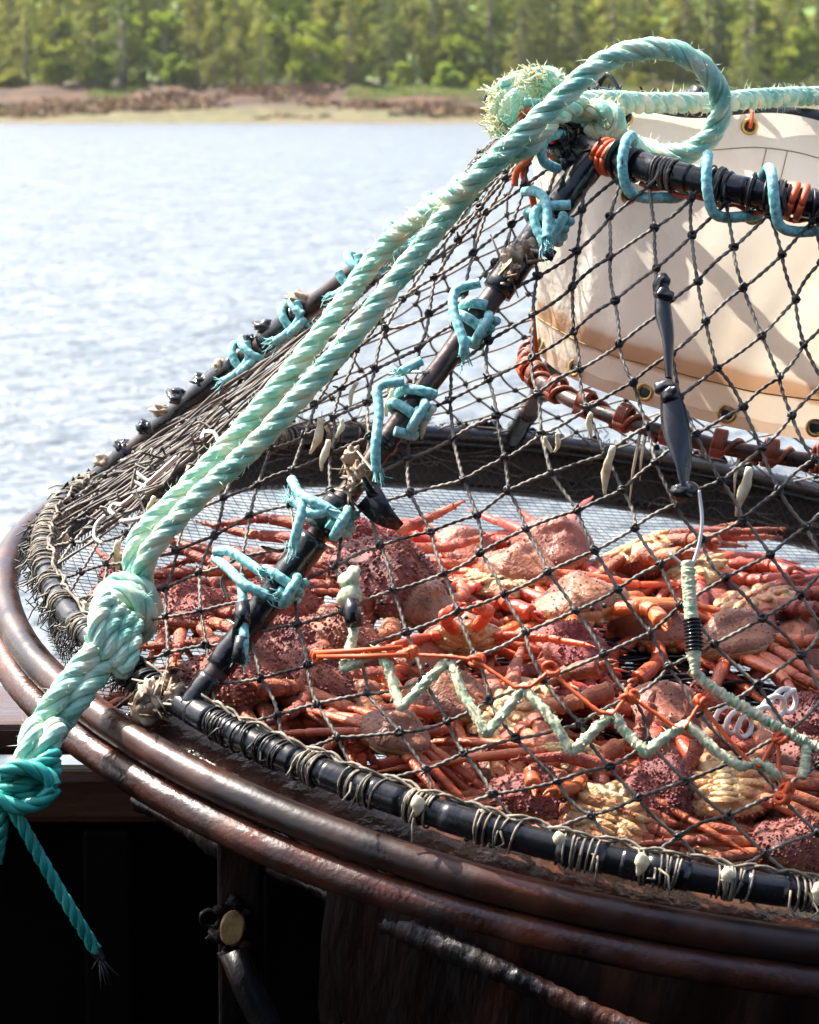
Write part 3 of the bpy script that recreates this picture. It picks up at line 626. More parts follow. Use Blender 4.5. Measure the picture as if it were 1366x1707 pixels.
# --- twine lashings round the base ring and tops of the net
def lashing(center_th, R, h, rad_, width, n, name='twine_lashing', parent=None, cu=0, cv=0, m='twine_tan', th=.0014):
    mb = MB(); span = math.degrees(width / R)
    for i in range(n):
        a0 = center_th + span * (rng.random() - .5); a1 = a0 + span * rng.normal() * .35
        t = np.linspace(rng.random() * 6, rng.random() * 2 + 10, 24); rr = rad_ + .0010 + .0016 * rng.random() + .001 * np.sin(t * 3)
        aa = np.radians(np.linspace(a0, a1, 24))
        C = np.stack([cu + (R + rr * np.cos(t)) * np.cos(aa), cv + (R + rr * np.cos(t)) * np.sin(aa), h + rr * np.sin(t)], 1)
        tube(mb, C, th, 5, lobes=2, amp=.22, twist=500)
    for i in range(max(1, n // 3)):
        a0 = math.radians(center_th + span * (rng.random() - .5)); p = np.array([cu + (R + rad_) * math.cos(a0), cv + (R + rad_) * math.sin(a0), h + rad_ * .5])
        e = p + np.array([math.cos(a0) * .012, math.sin(a0) * .012, -.02]) + rng.normal(size=3) * .008
        tube(mb, [p, (p + e) / 2 + rng.normal(size=3) * .004, e], [th, th, th * .7], 5)
    return mb.build(name, M[m], parent)
for a in np.arange(-238, -176, 3.4): lashing(a + rng.normal() * .8, RB, 0, .0165, .045, 7, parent=base_o)
for a in np.arange(-176, -147, 4.6): lashing(a + rng.normal() * .8, RB, 0, .0165, .05, 6, parent=base_o)
for a in (-145, -141): lashing(a, RB, 0, .018, .06, 10, parent=base_o, m='knot')
for a in (-131, -127, -123.5): lashing(a, RB, 0, .0175, .05, 8, parent=base_o, m='knot' if a < -126 else 'twine_tan')
for a in (-118.5, -113.4, -107.8, -101, -95.8, -90.6, -85.6, -80.5): lashing(a, RB, 0, .0172, .034, 7, parent=base_o)
hl = MB()                                                     # head line running along the ring
for q in range(2):
    aa = np.linspace(-240, -60, 520); th = np.radians(aa); w = .006 * np.sin(aa * 1.1 + q) + .003 * np.sin(aa * 2.7)
    tube(hl, np.stack([(RB - .006 + w * .5) * np.cos(th), (RB - .006 + w * .5) * np.sin(th), .0185 + .003 * np.sin(aa * 1.9 + q * 2) + .0015], 1), .0020, 5, lobes=2, amp=.25, twist=560)
hl.build('head_line', M['twine_tan'], pot)
for a in (-129, -121, -111.5, -101.5, -93.5): lashing(a, RT, HT, .0172, .022, 7, parent=top_o, cu=CU, cv=CV, m='knot' if a > -112 else 'twine', th=.0019)
for a in (-112, -102): lashing(a, RT, HT + .003, .0182, .018, 4, parent=top_o, cu=CU, cv=CV)

# --- blue braided ties
def tie(name, axis_pt, axis_dir, R, turns, rr, tails=(), parent=None, wob=.3, ph=0.0, pitch=None):
    mb = MB(); d = np.array(axis_dir, float); d /= np.linalg.norm(d); up = np.array([0, -1, .2]); a = up - d * (up @ d); a /= np.linalg.norm(a); b = np.cross(d, a)
    pitch = pitch or rr * 2.3; n = int(turns * 18); t = np.linspace(0, turns * 2 * np.pi, n) + ph
    C = np.asarray(axis_pt) + d * ((np.linspace(-.5, .5, n) * turns * pitch + wob * pitch * np.sin(t * .5))[:, None]) + (a * np.cos(t)[:, None] + b * np.sin(t)[:, None]) * (R + rr * .92)
    tube(mb, C, rr, 20, braid=.05)
    for k in (-.6, .6):
        q = np.linspace(0, 6.6, 22); c0 = np.asarray(axis_pt) + d * k * rr * 1.6 + (a * math.cos(.35) + b * math.sin(.35)) * (R + rr * 1.3)
        tube(mb, c0 + (d * np.cos(q)[:, None] * 1.5 + a * np.sin(q)[:, None] * 1.15) * rr * 1.25 + b * (q * rr * .28)[:, None], rr * .92, 20, braid=.05)
    for tl in tails:
        tube(mb, smoothp(tl, 7), rr * .95, 20, braid=.05); e_ = np.asarray(tl[-1]); g_ = e_ - np.asarray(tl[-2]); g_ = g_ / np.linalg.norm(g_)
        for k in range(16): f_ = rng.normal(size=3) * rr * .5; tube(mb, [e_ + f_ - g_ * .003, e_ + f_ * 1.3 + g_ * .006 + rng.normal(size=3) * .002, e_ + f_ * 1.8 + g_ * .011 + rng.normal(size=3) * .004], [.0009, .0008, .0004], 4, caps=False)
    return mb.build(name, M['blue'], parent)
def sdir(th): return on_strut(th, .6) - on_strut(th, .5)
s0 = sdir(-135.5)
def ops(x, y, off=.03): return onc(x, y, off)
BR = .0063
tie('blue_tie', on_strut(-135.5, .865), s0, .020, 1.6, BR, [[ops(905, 345, .035), ops(930, 352, .045), ops(945, 372, .045), ops(940, 425, .04)], [ops(972, 362, .03), ops(935, 378, .045), ops(925, 400, .045), ops(932, 430, .035)]], pot)
tie('blue_tie', on_strut(-135.5, .683), s0, .0165, 2.0, BR, [[ops(825, 492, .03), ops(795, 512, .04), ops(790, 545, .04), ops(797, 590, .03), ops(788, 605, .02)]], pot, pitch=.026)
tie('blue_tie', on_strut(-135.5, .525), s0, .0165, 2.1, BR, [[ops(700, 655, .03), ops(668, 672, .04), ops(663, 710, .035), ops(652, 760, .03), ops(640, 795, .015)], [ops(720, 615, .02), ops(695, 640, .03)]], pot, pitch=.03)
tie('blue_tie', on_strut(-135.5, .335), s0, .0215, 1.3, BR, [[ops(525, 825, .04), ops(540, 850, .045), ops(560, 862, .045), ops(578, 872, .035)], [ops(528, 830, .04), ops(545, 870, .045), ops(532, 905, .04), ops(516, 930, .03)], [ops(578, 872, .035), ops(555, 880, .04), ops(530, 862, .045)]], pot)
tie('blue_tie', on_strut(-135.5, .215), s0, .020, 1.2, BR, [[ops(400, 955, .04), ops(425, 975, .045), ops(450, 1000, .045), ops(473, 1010, .03)], [ops(405, 948, .045), ops(430, 948, .045), ops(470, 975, .035)], [ops(438, 985, .04), ops(442, 1010, .04), ops(440, 1045, .038), ops(440, 1085, .036), ops(432, 1112, .03)]], pot)
mb = MB(); tube(mb, [ops(441, 1030, .039), ops(441, 1062, .039)], .009, 10, jit=.08); tube(mb, [ops(438, 1082, .037), ops(425, 1122, .03)], .0088, 10, jit=.05)
for e in ((398, 1062), (405, 1105), (410, 1048)): flap(mb, ops(440, 1055, .04), ops(*e, .03) - ops(440, 1055, .04), .03, .005)
mb.build('tie_tape', M['tape'], pot)
for (t, tr) in ((.80, 1.5), (.715, 1.3), (.63, 1.4), (.50, 1.3), (.385, 1.6)):
    p = on_strut(-195, t); tie('blue_tie', p, sdir(-195), .0185, tr, BR * .95, [[p + [-.006, -.018, .022], p + [.0, -.027, .0], p + [-.012, -.024, -.022], p + [-.03, -.02, -.04]]], pot, pitch=.03, ph=t * 9)
def otr(th, dr=0., dh=0.): th = math.radians(th); return np.array([CU + (RT + dr) * math.cos(th), CV + (RT + dr) * math.sin(th), HT + dh])
def rdir(th): return otr(th + .5) - otr(th - .5)
for th, L in ((-127.5, 6.5), (-112.8, 6.0), (-102.2, 7.5)):
    mb = MB(); P = [otr(th - 2.5, .010, -.012), otr(th - 3.0, -.02, .012), otr(th - 2, -.006, .032), otr(th - .8, .018, .026), otr(th + .4, .030, .0), otr(th + 1.8, .026, -.027), otr(th + L * .55, .012, -.034), otr(th + L, .004, -.030), otr(th + L + 2.2, -.016, -.026), otr(th + L + 3.2, -.030, -.006)]
    tube(mb, smoothp(P, 9), BR * 1.03, 20, braid=.05); mb.build('blue_tie', M['blue'], pot)
mb = MB(); P = [at(940, 222, 3.52), at(915, 228, 3.49), at(903, 248, 3.48), at(908, 270, 3.48), at(930, 282, 3.50)]; tube(mb, smoothp([topot(p) for p in P], 9), BR, 20, braid=.05); mb.build('blue_tie', M['blue'], pot); mb = MB()
P = [at(905, 172, 3.66), at(872, 172, 3.62), at(852, 188, 3.6), at(853, 210, 3.6)]; tube(mb, smoothp([topot(p) for p in P], 9), BR, 20, braid=.05); mb.build('blue_tie', M['blue'], pot)
# taped mess where the rope is made fast to the ring
mb = MB()
for i, (x, y, s, D) in enumerate(((935, 222, .017, 3.60), (955, 232, .02, 3.58), (940, 250, .017, 3.54), (965, 252, .018, 3.55), (925, 238, .012, 3.53), (952, 270, .014, 3.52), (975, 275, .016, 3.52))):
    blob(mb, topot(at(x, y, D)), (s, s * .8, s), 90 + i, rings=12, seg=16, rough=.3, freq=4)
for i in range(16): flap(mb, topot(at(rng.uniform(920, 975), rng.uniform(205, 270), 3.52)), [rng.normal(), -.6, rng.normal()], rng.uniform(.012, .028), .006)
mb.build('tape_lump', M['tape'], top_o)
mb = MB()
for i in range(9):
    c = np.array([topot(at(rng.uniform(915, 970), rng.uniform(205, 275), 3.515 + .01 * rng.random())) for _ in range(4)]); tube(mb, smoothp(c, 8), .0022, 5, lobes=2, amp=.25, twist=500)
mb.build('twine_lashing', M['twine_tan'], top_o)
mb = MB(); blob(mb, topot(at(921, 230, 3.505)), (.006, .004, .008), 5); mb.build('red_tape', M['red'], top_o)
mb = MB()
for d in (0, 1.2, 2.3): q = np.linspace(0, 2 * np.pi, 20); mb2 = otr(-134 + d); tube(mb, [otr(-134.2 + d + .4 * math.sin(a), .0195 * math.cos(a), .0195 * math.sin(a)) for a in q], .0045, 7)
mb.build('orange_lashing', M['orange'], top_o); mb = MB()
for d in (0, 1.6): tube(mb, [otr(-99.3 + d + .4 * math.sin(a), .020 * math.cos(a), .020 * math.sin(a)) for a in np.linspace(0, 2 * np.pi, 20)], .0045, 7)
mb.build('orange_lashing', M['orange'], top_o); mb = MB()
tube(mb, smoothp([otr(a, -.004, -.0215 - .003 * math.sin(a)) for a in np.linspace(-126, -78, 20)], 3), .0032, 6)
mb.build('orange_lashing', M['orange'], top_o); mb = MB()
P = [(880, 262, 3.56), (872, 290, 3.56), (888, 330, 3.56), (893, 375, 3.57)]; tube(mb, smoothp([topot(at(*p)) for p in P], 6), .0045, 7)
mb.build('orange_lashing', M['orange'], top_o); mb = MB()
P = [(885, 262, 3.55), (862, 285, 3.55), (858, 310, 3.55)]; tube(mb, smoothp([topot(at(*p)) for p in P], 6), .0045, 7); mb.build('orange_lashing', M['orange'], top_o)

# --- canvas entrance tunnel with its collar ring
HC, RCO, CCU, CCV = .3261, .3063, .0286, .0534
def tun(th, s, off=0.0):                                       # s = 0 at top, 1 at the bottom
    th = np.asarray(th, float); s = np.asarray(s, float); a = np.radians(th)
    r = .372 + (RCO - .004 - .372) * s + off; cu = CU + (CCU - CU) * s; cv = CV + .012 + (CCV - CV - .012) * s
    ww = .007 * np.sin(a * 5 + 1) * (1 - s) + .004 * np.sin(a * 11 + s * 3) * np.sin(np.pi * s) + .003 * np.sin(a * 7 - s * 6) + .0028 * np.abs(np.sin(a * 8.5 + 3 * s + np.sin(a * 3))) ** .6 + .0016 * np.sin(a * 31 + s * 5) * np.sin(np.pi * s)
    r = r + ww - .012 * np.sin(np.pi * s) * (.6 + .4 * np.sin(a * 3))
    h = (HT - .025) + (HC + .028 - HT + .025) * s + .006 * np.sin(a * 9) * (1 - s) + .024 * np.exp(-((th % 360 - 75) / 32) ** 2) * (1 - s) ** 2
    return np.stack([cu + r * np.cos(a), cv + r * np.sin(a), h], -1)
def canvas_mat():
    m = mat('canvas', [(.56, .46, .32), (.70, .62, .49), (.77, .71, .60), (.80, .76, .68)],   .6, 3.0, .6, 16, stops=[.25, .42, .56, .75], trans=.34, spec=.25)
    nt = m.node_tree; ns = nt.nodes; lk = nt.links
    uv = ns.new('ShaderNodeUVMap'); sx = ns.new('ShaderNodeSeparateXYZ'); lk.new(uv.outputs[0], sx.inputs[0])
    n = ns.new('ShaderNodeTexNoise'); n.inputs['Scale'].default_value = 8; n.inputs['Detail'].default_value = 8; tc = ns.new('ShaderNodeTexCoord'); lk.new(tc.outputs['Object'], n.inputs['Vector'])
    ad = ns.new('ShaderNodeMath'); ad.operation = 'MULTIPLY_ADD'; ad.inputs[1].default_value = .10; lk.new(n.outputs['Fac'], ad.inputs[0]); lk.new(sx.outputs['Y'], ad.inputs[2])
    cr = ns.new('ShaderNodeValToRGB'); e = cr.color_ramp.elements
    for q, c in ((.735, 0), (.775, .25), (.80, .85), (.865, .95), (.885, .30), (.99, .25), (1.0, .6)):
        x = e.new(q); x.color = (c, c, c, 1)
    e[0].color = (0, 0, 0, 1); e[-1].color = (.6, .6, .6, 1)
    lk.new(ad.outputs[0], cr.inputs[0])
    mx = ns.new('ShaderNodeMixRGB'); mx.inputs[2].default_value = (.42, .22, .105, 1); lk.new(cr.outputs[0], mx.inputs[0])
    src = [l.from_socket for l in nt.links if l.to_socket == ns['Principled BSDF'].inputs['Base Color']][0]
    lk.new(src, mx.inputs[1]); lk.new(mx.outputs[0], ns['Principled BSDF'].inputs['Base Color'])
    for nn in ns:
        if nn.type == 'BSDF_TRANSLUCENT': lk.new(mx.outputs[0], nn.inputs[0])
    return m
tn = MB(); ta = np.linspace(0, 360, 220); ss = np.linspace(0, 1, 46); A2, S2 = np.meshgrid(ta, ss)
V0 = tun(A2, S2)
tn.add(V0, gridq(46, 220, False))
tun_o = tn.build('entrance_tunnel', canvas_mat(), pot)
uvl = tun_o.data.uv_layers.new(name='UVMap'); li = np.zeros(len(tun_o.data.loops), np.int32); tun_o.data.loops.foreach_get('vertex_index', li)
uvs = np.stack([A2.ravel() / 360, S2.ravel()], 1)[li]; uvl.data.foreach_set('uv', uvs.astype(np.float32).ravel())
mb = MB()
for s in (.815,): tube(mb, tun(np.linspace(0, 360, 300), s, .0006), .0010, 4, caps=False)
for s in (.15,): tube(mb, tun(np.linspace(0, 180, 200), s, -.0012), .0008, 4, caps=False)
for th in (86, 91): tube(mb, tun(np.full(20, th), np.linspace(.15, .8, 20), -.0012), .0007, 4, caps=False)
mb.build('seam_stitching', mat('olive_thread', [(.16, .13, .04), (.26, .22, .09)], .8, 40), tun_o)
cr_ = MB(); tube(cr_, ringp(RCO, HC, 160, cu=CCU, cv=CCV), .0105, 14, closed=True, jit=.03)
col_o = cr_.build('collar_ring', M['rust'], pot)
def collar(th, dr=0., dh=0.): a = math.radians(th); return np.array([CCU + (RCO + dr) * math.cos(a), CCV + (RCO + dr) * math.sin(a), HC + dh])
mb = MB()
for th0 in np.arange(-190, -20, 12.5):
    q = np.linspace(0, 1, 26); tube(mb, [collar(th0 + 11 * t, .0125 * math.cos(t * 7 + th0), .0125 * math.sin(t * 7 + th0)) for t in q], .0036, 6, jit=.08)
    for k in range(5): q2 = np.linspace(0, 6.3, 14); tube(mb, [collar(th0 + k * .55 + .2 * math.sin(a), .013 * math.cos(a), .013 * math.sin(a) + .008 * max(0, math.sin(a))) for a in q2], .0035, 6)
mb.build('collar_lashing', M['rustcord'], col_o)
for s, ths, inn in ((.94, np.arange(-190, 0, 21.5) + 3, 1), (.055, list(np.arange(-186, -20, 25) + 5) + [62, 96, 128], 1)):
    for th in ths:
        p = tun(th, s); a = math.radians(th); e = 1 if -195 < th < 5 else -1
        nrm = np.array([math.cos(a), math.sin(a), .15]); nrm /= np.linalg.norm(nrm); tx_ = np.array([-math.sin(a), math.cos(a), 0]); tz = np.cross(nrm, tx_)
        mb = MB(); q = np.linspace(0, 2 * np.pi, 20, endpoint=False)
        for rr_, w_ in ((.0105, .0028),): tube(mb, [p + nrm * .002 * e + (tx_ * math.cos(t) + tz * math.sin(t)) * rr_ for t in q], w_, 8, closed=True)
        mb.build('grommet', M['brass'], tun_o)
        mb = MB(); blob(mb, p + nrm * .0012 * e, (.0082, .0082, .0082), 3, rings=8, seg=10, rough=0, R=np.stack([tx_, tz, nrm * .12], 1)); mb.build('eyelet_hole', M['knot'], tun_o)
        if s < .5:
            mb = MB(); c2 = np.array([CU + RT * math.cos(a), CV + RT * math.sin(a), HT])
            tube(mb, smoothp([p + nrm * .004 * e, p + nrm * .006 * e + [0, 0, .014], c2 + [0, 0, .021], c2 + nrm * .02, c2 - [0, 0, .021], p - nrm * .004 * e], 6), .0048, 7, flat=.6)
            mb.build('strap', M['orange'] if int(th) % 3 == 0 else M['rubber'], top_o)
mb = MB(); a = math.radians(104)
for k in range(16): flap(mb, otr(104 + rng.normal() * 1.2, rng.normal() * .01, .014), [rng.normal() * .7, rng.normal() * .7, .8], rng.uniform(.012, .026), .005)
tube(mb, [otr(104 + k, 0, 0) for k in np.linspace(-4, 4, 9)], .019, 12, jit=.06); mb.build('tape_tuft', M['tape'], top_o)
mb = MB(); P = [(888, 515), (892, 560), (896, 600)]; tube(mb, [topot(at(x, y, 3.62)) for x, y in P], .003, 6)
for k in range(8): tube(mb, [collar(-176 + k * .8 + .2 * math.sin(a), .0145 * math.cos(a), .0145 * math.sin(a)) for a in np.linspace(0, 6.3, 14)], .0034, 6)
mb.build('orange_lashing', M['orange'], col_o)
mb = MB()
for (x, y, x2, y2) in ((982, 690, 985, 800), (1015, 700, 1018, 760)):
    p = onc(x, y, -.22); 
mb = MB(); 
for th, L in ((-121, .10), (-119.5, .06), (-96, .05)):
    mb = MB(); p = collar(th, .004, -.01); tube(mb, [p, p + [0, 0, -L * .5], p + [.004, 0, -L]], [.0045, .004, .0012], 7, flat=.5)
    mb.build('hanging_cord', M['barn'], col_o)

# --- rubber strap, wire hook, bungee and the zigzag closing lines
def P_(l, off=.012): return [onc(x, y, off) for x, y in l]
rs = MB()
for pts, wd in (([(1108, 492), (1110, 530), (1117, 575), (1118, 640)], .0105), ([(1120, 665), (1128, 715), (1138, 770), (1142, 822)], .017)):
    c = smoothp(P_(pts, .016), 10); n = len(c); T_, A_f, B_f = frames(c, (0, -1, .3)); tw = np.linspace(-.5, 1.25, n)
    a = A_f * np.sin(tw)[:, None] + B_f * np.cos(tw)[:, None]; b = np.cross(T_, a); ed = wd * (.6 + .4 * np.sin(np.linspace(.3, 2.9, n)))[:, None]
    V = np.stack([c + a * ed * cx + b * cy * .0035 for cx, cy in ((-1, 0), (-.6, 1), (0, .3), (.6, 1), (1, 0), (.6, -1), (0, -1.2), (-.6, -1))], 1)
    rs.add(V, gridq(n, 8, True))
for (x, y, s) in ((1108, 488, (.010, .009, .015)), (1112, 502, (.013, .010, .009)), (1114, 655, (.015, .011, .010)), (1121, 668, (.011, .010, .013)), (1140, 828, (.016, .012, .011)), (1152, 822, (.011, .010, .009))):
    blob(rs, onc(x, y, .016), s, int(x + y), rings=18, seg=22, rough=.26, freq=3.5)
rs_o = rs.build('rubber_strap', M['rubber'], pot)
mb = MB(); tube(mb, smoothp(P_([(1165, 826), (1170, 870), (1166, 910), (1156, 945), (1150, 960)], .02), 9), .0024, 8); tube(mb, smoothp(P_([(1118, 930), (1135, 945), (1148, 955)], .018), 6), .0022, 7); mb.build('wire_hook', M['wire'], pot)
mb = MB(); tube(mb, smoothp(P_([(1146, 945), (1148, 990), (1152, 1040)], .022), 30), .0078, 10, jit=.09); tube(mb, smoothp(P_([(1155, 1092), (1157, 1115), (1156, 1132)], .02), 10), np.linspace(.009, .003, 21), 10, jit=.1)
tube(mb, smoothp(P_([(1150, 1120), (1185, 1150), (1240, 1185), (1300, 1220), (1345, 1245), (1380, 1262)], .014), 30), .0062, 8, jit=.14, lobes=2, amp=.15, twist=420)
tube(mb, smoothp(P_([(1340, 1240), (1337, 1275), (1330, 1300)], .014), 16), .006, 8, jit=.14); mb.build('bungee_cord', M['mint'], pot)
mb = MB(); q = smoothp(P_([(1152, 1040), (1155, 1066), (1156, 1094)], .021), 30); tube(mb, q, .0095 + .0016 * np.sin(np.arange(len(q)) * .9), 12); mb.build('bungee_tape', M['tape'], pot)
zz = [(595, 985), (597, 1042), (588, 1080), (575, 1112), (600, 1104), (634, 1087), (655, 1130), (675, 1182), (715, 1140), (757, 1101), (782, 1165), (808, 1228), (840, 1190), (877, 1143), (915, 1200), (952, 1252), (985, 1222), (1019, 1191), (1048, 1228), (1076, 1262), (1110, 1235), (1143, 1211), (1190, 1250), (1230, 1283), (1262, 1277), (1305, 1297)]
mb = MB(); zp = []
for a, b in zip(zz[:-1], zz[1:]):
    for t in np.linspace(0, 1, 14, endpoint=False): zp.append(onc(a[0] + (b[0] - a[0]) * t, a[1] + (b[1] - a[1]) * t, .007))
zp = np.array(zp); zp = np.concatenate([zp[:1], (zp[:-2] + zp[1:-1] * 2 + zp[2:]) / 4, zp[-1:]])
zp = zp + np.stack([nz(zp, 71, 45), nz(zp, 72, 45), nz(zp, 73, 45)], 1) * .004; tube(mb, zp, .0058, 10, jit=.13, lobes=3, amp=.14, twist=330); fuzz(mb, zp, .0056, 500, .006, .0006); mb.build('zigzag_line', M['mint'], pot)
mb = MB(); blob(mb, onc(594, 975, .012), (.012, .012, .018), 4, rings=12, seg=14, rough=.3); blob(mb, onc(594, 1000, .012), (.013, .012, .012), 7, rings=12, seg=14, rough=.3); mb.build('line_knot', M['mint'], pot)
mb = MB(); tube(mb, P_([(596, 1010), (597, 1025), (600, 1048)], .013), .0095, 10, jit=.1); mb.build('line_tape', M['tape'], pot)
oz = [(535, 1098), (600, 1097), (690, 1090), (745, 1098), (797, 1105), (830, 1125), (862, 1146), (888, 1145), (922, 1119), (960, 1152), (1002, 1187), (1026, 1192), (1049, 1162), (1088, 1187), (1128, 1213), (1147, 1214), (1169, 1173), (1212, 1228), (1254, 1277), (1268, 1282), (1298, 1231), (1299, 1288), (1310, 1322)]
mb = MB(); op = []
for a, b in zip(oz[:-1], oz[1:]):
    for t in np.linspace(0, 1, 8, endpoint=False): op.append(onc(a[0] + (b[0] - a[0]) * t, a[1] + (b[1] - a[1]) * t, .011))
op = np.array(op); op = op + np.stack([nz(op, 74, 30), nz(op, 75, 30), nz(op, 76, 30)], 1) * .003; tube(mb, op, .0024, 7, jit=.06, lobes=2, amp=.2, twist=500)
tube(mb, P_([(535, 1096), (600, 1092), (680, 1086)], .015), .003, 7); tube(mb, P_([(540, 1101), (610, 1101), (690, 1098)], .014), .003, 7)
for (x, y) in ((690, 1090), (797, 1105), (922, 1119), (1049, 1162), (1169, 1173), (1298, 1231), (1310, 1315), (1303, 1330), (538, 1098)):
    for k in range(4):
        R3 = np.linalg.qr(rng.normal(size=(3, 3)))[0]; tube(mb, ringp(.0062, 0, 10) @ R3.T + onc(x, y, .010) + rng.normal(size=3) * .002, .0029, 6, closed=True)
mb.build('orange_line', M['orange'], pot)
# --- barnacles on net and ring, hook rods in the left panel
for (x, y, s, on) in ((927, 1392, .017, 0), (1064, 1428, .018, 0), (1206, 1452, .018, 0), (1358, 1478, .019, 0), (692, 1332, .017, 0), (800, 1352, .013, 0), (432, 1207, .014, 0), (272, 1140, .012, 0), (140, 1005, .012, 0), (107, 890, .011, 0), (230, 745, .017, 0), (213, 760, .013, 0), (155, 826, .010, 0)):
    mb = MB(); p = onp(x, y, .012) if not on else onc(x, y); c = p + np.array([0, -.014, 0])
    a_ = np.linspace(0, 1, 10); tube(mb, [c + np.array([.004 * math.sin(3 * t), -.002 * t, s * (.6 - 1.5 * t)]) for t in a_], s * np.array([.12, .3, .42, .47, .46, .40, .32, .26, .20, .06]), 10, flat=.7, jit=.07, up=(0, 1, 0))
    mb.build('barnacle', M['barn'], pot)
for (x, y, L) in ((540, 700, .05), (548, 735, .04), (572, 700, .03), (655, 650, .04), (655, 635, .025), (725, 680, .045), (1245, 780, .06), (1020, 745, .05), (935, 725, .022), (990, 690, .03), (295, 830, .055), (310, 840, .05), (270, 860, .045), (205, 905, .05), (240, 900, .04), (325, 780, .06), (350, 770, .03), (260, 830, .03), (240, 880, .03), (915, 730, .02), (600, 640, .025), (372, 745, .03)):
    mb = MB(); c = onc(x, y, .004); a_ = np.linspace(0, 1, 10); b0 = rng.normal(size=3) * .004
    tube(mb, [c + b0 * t + np.array([.003 * math.sin(4 * t + x), -.003 * t, -L * t]) for t in a_], L * .085 * np.array([.5, .8, .7, .9, 1.1, 1.0, .8, .5, .3, .08]) + .0012, 8, flat=.6, jit=.10, up=(0, 1, 0))
    mb.build('barnacle', M['barn'], pot)
for l_, r_ in (([(310, 770), (260, 815), (222, 848), (205, 850), (197, 860), (206, 868)], .0034), ([(305, 830), (275, 852), (250, 872), (215, 878)], .0032), ([(190, 868), (174, 885), (172, 905), (185, 915)], .0028), ([(240, 795), (250, 804), (262, 812)], .003), ([(238, 812), (248, 817), (258, 822)], .003), ([(350, 742), (355, 730), (370, 730), (378, 742)], .003), ([(660, 632), (690, 629), (725, 628)], .002)):
    mb = MB(); tube(mb, smoothp(P_(l_, .012), 8), r_, 8); mb.build('hook_rod', M['wire'], net_o)
for i in range(20):
    x = rng.uniform(170, 420); y = 960 - x * .62 + rng.uniform(-40, 60)
    mb = MB(); p = onc(x, y, .003); tube(mb, smoothp([p + rng.normal(size=3) * .012 for _ in range(4)], 6), .0017, 5, lobes=2, amp=.2, twist=500); mb.build('loose_twine', M['twine'], net_o)
for i in range(34):                                           # slack twine running up the left slope
    th0 = rng.uniform(-197, -166); t1 = rng.uniform(.25, .62); t0 = rng.uniform(0, .12); q = np.linspace(0, 1, 30)
    P = cone(th0 + (-164 - th0) * .45 * q + 1.2 * np.sin(q * 5 + i), t0 + (t1 - t0) * q, .004 * rng.random() - .004 * np.sin(np.pi * q) + .002 * np.sin(q * 17 + i)); mb = MB(); tube(mb, P, .0019, 6, lobes=2, amp=.26, twist=560); mb.build('slack_twine', M['twine'], net_o)

# ------------------------------------------------------------------ ropes (things of their own, tied to pot and rack)
def W_(x, y, D): return at(x, y, D)
def Wc(x, y, off): return toworld(onc(x, y, off))
RG = .0138
brd = MB(); KN = toworld(onp(200, 1030, .045))
sA = [W_(1085, 72, 3.50)]
strandA = [Wc(790, 300, .06), Wc(690, 430, .035), Wc(560, 590, .03), Wc(430, 745, .03), Wc(330, 850, .03), Wc(262, 925, .03), toworld(onp(225, 990, .06))]
strandB = [Wc(845, 290, .055), Wc(745, 430, .035), Wc(615, 590, .032), Wc(470, 750, .03), Wc(360, 850, .028), Wc(275, 945, .026), toworld(onp(240, 1000, .05))]
loop = [W_(790, 300, 3.47), W_(870, 225, 3.45), W_(940, 160, 3.45), W_(1000, 108, 3.46), W_(1060, 84, 3.46), W_(1120, 84, 3.46), W_(1172, 112, 3.46), W_(1200, 160, 3.47), W_(1195, 210, 3.48), W_(1160, 248, 3.49), W_(1115, 258, 3.50), W_(1060, 242, 3.53), W_(1010, 215, 3.56), W_(960, 190, 3.62), W_(910, 160, 3.66), W_(860, 152, 3.66), W_(838, 175, 3.64), W_(842, 212, 3.62)]
pathA = np.concatenate([smoothp(loop[::-1], 14)[:-1], smoothp([loop[0]] + strandA[1:], 14)])
rope(brd, pathA, RG)
right = [W_(1500, 158, 4.5), W_(1366, 160, 4.25), W_(1270, 164, 4.05), W_(1190, 171, 3.90), W_(1080, 172, 3.74), W_(985, 170, 3.58), W_(925, 195, 3.50), W_(880, 245, 3.47), strandB[0] * .4 + W_(845, 290, 3.46) * .6]
pathB = np.concatenate([smoothp(right + strandB[1:], 14)])
rope(brd, pathB, RG)
# knot at the foot: turns round both parts, then the doubled tail over the rail
kd = KN - toworld(onp(235, 985, .055)); kd /= np.linalg.norm(kd)
kx = np.cross(kd, [0, 1, 0]); kx /= np.linalg.norm(kx); ky = np.cross(kd, kx)
t = np.linspace(0, 2.7 * 2 * np.pi, 90); R1 = .029
kp = KN - kd * .022 + kd * (np.linspace(-.5, .5, 90) * .034)[:, None] + (kx * np.cos(t + .5)[:, None] * 1.05 + ky * np.sin(t + .5)[:, None]) * (R1 + .003 * np.sin(t * .7))[:, None]
rope(brd, kp, RG)
for o_ in (-.026, -.006, .014, .03):
    q = [KN - kd * .015 + kx * o_ * .8 - ky * -.0 + np.array([0, -.036, .012]), KN + kd * .03 + kx * (o_ + .006) + np.array([0, -.042, 0]), KN + kd * .062 + kx * (o_ * .7 + .012) + np.array([0, -.024, -.014]), KN + kd * .075 + kx * o_ * .5]
    rope(brd, smoothp(q, 10), RG * .86)
tail = [(205, 1010, 0, .05), (190, 1075, -.004, .035), (150, 1115, -.01, .0), (112, 1165, -.01, 0), (78, 1215, 0, 0), (55, 1262, 0, 0), (40, 1310, 0, 0)]
rp_rail = toworld(onp(125, 1150, -.018))
